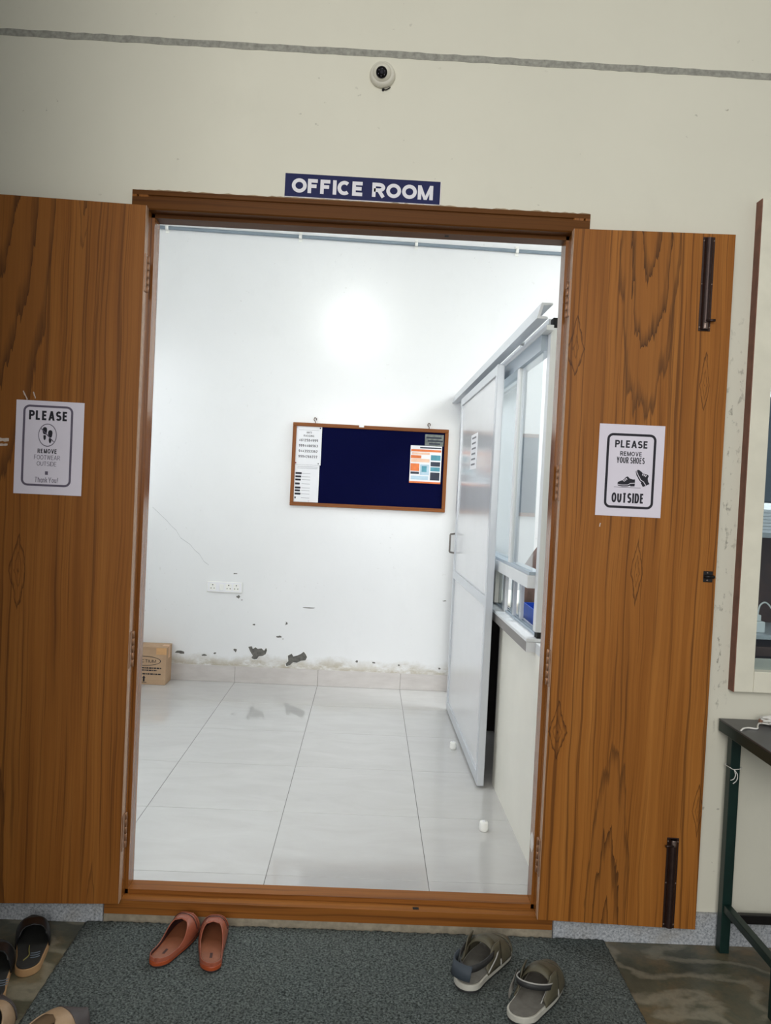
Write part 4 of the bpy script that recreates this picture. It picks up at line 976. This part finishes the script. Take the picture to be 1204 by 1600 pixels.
# --- terracotta mules
def leather(name, rgb, rough, tint=.12):
    return simple(name, rgb, rough, tint, 30, bump=.15, bscale=300)
leather('mule_leather', (150, 82, 60), .36); leather('mule_insole', (140, 84, 58), .45); simple('mule_heel', (160, 74, 40), .22, .1, 20); leather('mule_lining', (66, 38, 36), .7)
simple('sole_dark', (44, 32, 30), .7, .2)
def mule(x, y, ang, side, label):
    e = tag(empty('mule', (x, y, MATZ), (0, 0, ang)), label, 'shoe', 'terracotta mules')
    L, wh, wb = .258, .031, .041
    sole(L, wh, wb, side, 0, .005, e, 'sole_dark', 'outsole', .001)
    sole(L, wh, wb, side, .005, .017, e, 'mule_heel', 'heel_welt', .0025)
    sole(L, wh, wb, side, .017, .0195, e, 'mule_insole', 'insole', -.002)
    h = lambda t: .044+.018*sm(t, .3, .58)-.034*sm(t, .70, 1.0)
    op = lambda t: 0 if t > .60 else (.93 if t < .26 else .93*math.sqrt(max(0, 1-((t-.26)/.34)**2)))
    u = upper(L, wh, wb, side, h, op, 0.0, 1.0, .012, e, ['mule_leather', 'mule_lining'], 'upper', .003, 40, 12, .0026, .72)
    u.modifiers['solid'].offset = -1; u.modifiers['solid'].material_offset = 1; u.modifiers['solid'].material_offset_rim = 0
    # stitched band and slit over the toes
    for (t0, t1, g_) in ((.775, .815, .0045), (.70, .705, .0042)):
        upper(L, wh, wb, side, lambda t: h(t)+.0018, lambda t: 0, t0, t1, .012, e, 'mule_leather' if t1-t0 > .02 else 'mule_lining', 'vamp_band' if t1-t0 > .02 else 'stitch_line', g_, 3, 12, .002, .72, .35)
    # printed mark on the insole
    MB().box(-.004+bend(.2, side), .004+bend(.2, side), -.085, -.058, .0195, .0198).build('insole_print', 'mule_lining', e)
    return e
mule(-.487, -.150, -.235, 1, 'terracotta leather mule on the mat, left one of its pair')
mule(-.357, -.162, .10, -1, 'terracotta leather mule on the mat, right one of its pair')

# --- olive grey strap sandals
simple('sandal_foam', (190, 187, 176), .7, .08, 40); simple('sandal_bed', (104, 101, 94), .8, .12, 50, bump=.3, bscale=200); leather('sandal_olive', (84, 79, 62), .6, .15)
leather('sandal_dark', (46, 46, 46), .6); simple('sandal_velcro', (58, 66, 74), .7, .1); simple('sandal_trim', (176, 174, 168), .6, .05)
def sandal(x, y, ang, side, label, flap):
    e = tag(empty('strap_sandal', (x, y, MATZ), (0, 0, ang)), label, 'sandal', 'olive strap sandals')
    L, wh, wb = .285, .041, .052
    sole(L, wh, wb, side, 0, .007, e, 'sandal_dark', 'outsole', .002)
    sole(L, wh, wb, side, .007, .024, e, 'sandal_foam', 'midsole', .003)
    sole(L, wh, wb, side, .024, .028, e, 'sandal_bed', 'footbed', -.002)
    h = lambda t: .050+.006*sm(t, .5, .62)-.026*sm(t, .66, .98)
    upper(L, wh, wb, side, h, lambda t: 0, .56, .80, .022, e, 'sandal_olive', 'vamp', .005, 12, 14, .0035, .75)
    upper(L, wh, wb, side, lambda t: h(t)+.002, lambda t: 0, .865, .955, .020, e, 'sandal_olive', 'toe_strap', .004, 6, 14, .0035, .75)
    upper(L, wh, wb, side, lambda t: h(t)+.0035, lambda t: 0, .555, .575, .022, e, 'sandal_trim', 'vamp_trim', .006, 2, 14, .003, .75)
    # side quarters
    for sg_ in (-1, 1):
        q = MB(); q.smooth = True
        def f(u, v):
            t = .30+.28*u; w = foot_half_width(t, wh, wb)+.004
            hh = (.020+.052*sm(u, 0, .55))*(v)
            return (bend(t, side)+sg_*(w-.010*v*v), (t-.5)*L, .022+hh)
        q.grid(f, 8, 6); q.build('quarter', 'sandal_olive', e, 0, .003)
    # instep strap over the foot
    t = .50; w = foot_half_width(t, wh, wb)+.004
    arc = [(bend(t, side)+w*math.cos(a)*.95, (t-.5)*L+.004*math.sin(a), .034+.058*math.sin(a)) for a in [PI*k/16 for k in range(17)]]
    strap(arc, (0, 1, .35), .030, e, 'sandal_olive', 'instep_strap', .0035)
    # heel strap round the back
    hp = []
    for k in range(25):
        a = -.05*PI+1.10*PI*k/24; t = .40-.40*math.sin(max(0, min(PI, a))); w = .047
        hp.append((bend(max(t, 0), side)+w*math.cos(a), -.02-(.112 if flap else .062)*max(0, math.sin(a)), (.070-.006*math.sin(a)) if flap else (.066+.016*math.sin(a))))
    if flap:
        strap(hp, (0, .15, 1), .020, e, 'sandal_dark', 'heel_strap', .004)
        fp = [(-.052, -.080, .060), (-.049, -.112, .059), (-.036, -.136, .058), (-.006, -.143, .057), (.022, -.137, .056)]
        strap(spline(fp, 5), (0, .35, 1), .042, e, 'sandal_velcro', 'velcro_flap', .005)
    else:
        strap(hp, (0, .15, 1), .016, e, 'sandal_dark', 'heel_strap', .004)
        strap([(p[0]*1.05, p[1]*1.02, p[2]+.010) for p in hp], (0, 0, 1), .003, e, 'sandal_trim', 'strap_piping', .003)
        fp = [(-.048, -.030, .070), (-.051, -.044, .058), (-.050, -.058, .044), (-.046, -.066, .034)]
        strap(spline(fp, 4), (0, 1, .5), .038, e, 'sandal_bed', 'strap_tab', .004)
    fx = spline([(.042, .0, .070), (.046, -.02, .060), (.044, -.04, .045), (.040, -.05, .030)], 5)
    strap(fx, (0, 1, .2), .014, e, 'sandal_trim', 'side_strap', .003)
    return e
sandal(.482, -.222, -.60, -1, 'olive grey strap sandal on the mat, with blue-grey strap flap across its heel', True)
sandal(.608, -.360, -.55, 1, 'olive grey strap sandal on the mat, nearest the bottom edge', False)

# --- black slides with tan soles, on the slate at the left
simple('slide_black', (20, 20, 22), .4, .2, 30); simple('slide_bed', (34, 34, 32), .7, .2, 30); simple('slide_tan', (168, 132, 92), .7, .12, 20); simple('slide_line', (120, 112, 60), .6, .1)
def slide(x, y, ang, side, label, z=-.0295):
    e = tag(empty('slide_sandal', (x, y, z), (0, 0, ang)), label, 'sandal', 'black slides with tan soles')
    L, wh, wb = .248, .034, .046
    sole(L, wh, wb, side, 0, .022, e, 'slide_tan', 'midsole', .002); sole(L, wh, wb, side, .022, .027, e, 'slide_bed', 'footbed', -.001)
    h = lambda t: .058-.018*sm(t, .75, 1.0)
    upper(L, wh, wb, side, h, lambda t: 0 if t > .60 else .7*math.sqrt(max(0, 1-((t-.48)/.12)**2)), .50, .985, .018, e, 'slide_black', 'vamp', .004, 22, 14, .004, .7)
    for k, tt in enumerate((.80, .86, .92)): upper(L, wh, wb, side, lambda t: h(t)+.0022, lambda t: 0, tt, tt+.02, .018, e, 'slide_bed', 'vamp_rib', .0055, 2, 14, .002, .7, .3)
    MB().tube(spline([(bend(.5, side)-.008, -.005, .0285), (.002, -.030, .0285), (.004, -.060, .0285), (-.010, -.085, .0285)], 5), .0018, 6).build('moulded_line', 'slide_line', e)
    for k in range(3): MB().tube(spline([(.008, -.050-.012*k, .0282), (.022, -.052-.012*k, .0285), (.034, -.046-.012*k, .0282)], 4), .0016, 6).build('moulded_rib', 'slide_tan' if False else 'grey_box', e)
    return e
slide(-.918, -.205, .32, 1, 'black slide with tan sole on slate, closer to the mat edge')
slide(-.952, -.348, .34, -1, 'black slide with tan sole, cut by the left picture edge')

# --- beige loafers at the lower left corner
leather('loafer_beige', (168, 140, 110), .5); leather('loafer_band', (74, 68, 68), .6)
def loafer(x, y, ang, side, label, z, lg='loafer_beige'):
    e = tag(empty('loafer', (x, y, z), (0, 0, ang)), label, 'shoe', 'beige shoes at the corner')
    L, wh, wb = .262, .033, .046
    sole(L, wh, wb, side, 0, .012, e, 'sole_dark', 'outsole', .003); sole(L, wh, wb, side, .012, .016, e, 'slide_bed', 'insole', -.002)
    h = lambda t: .060+.004*sm(t, .3, .5)-.030*sm(t, .68, 1.0)
    op = lambda t: 0 if t > .62 else (.80 if t < .34 else .80*math.sqrt(max(0, 1-((t-.34)/.28)**2)))
    upper(L, wh, wb, side, h, op, 0.0, 1.0, .010, e, lg, 'upper', .004, 40, 12, .003, .72)
    upper(L, wh, wb, side, lambda t: h(t)+.002, lambda t: 0, .76, .999, .010, e, 'loafer_band', 'toe_cap', .0075, 16, 12, .002, .72, .05)
    return e
loafer(-.868, -.610, .10, 1, 'beige shoe with grey toe cap on slate at the lower left edge', -.0295)
loafer(-.700, -.650, -.62, -1, 'beige shoe with grey toe cap on the mat at the bottom edge', MATZ)
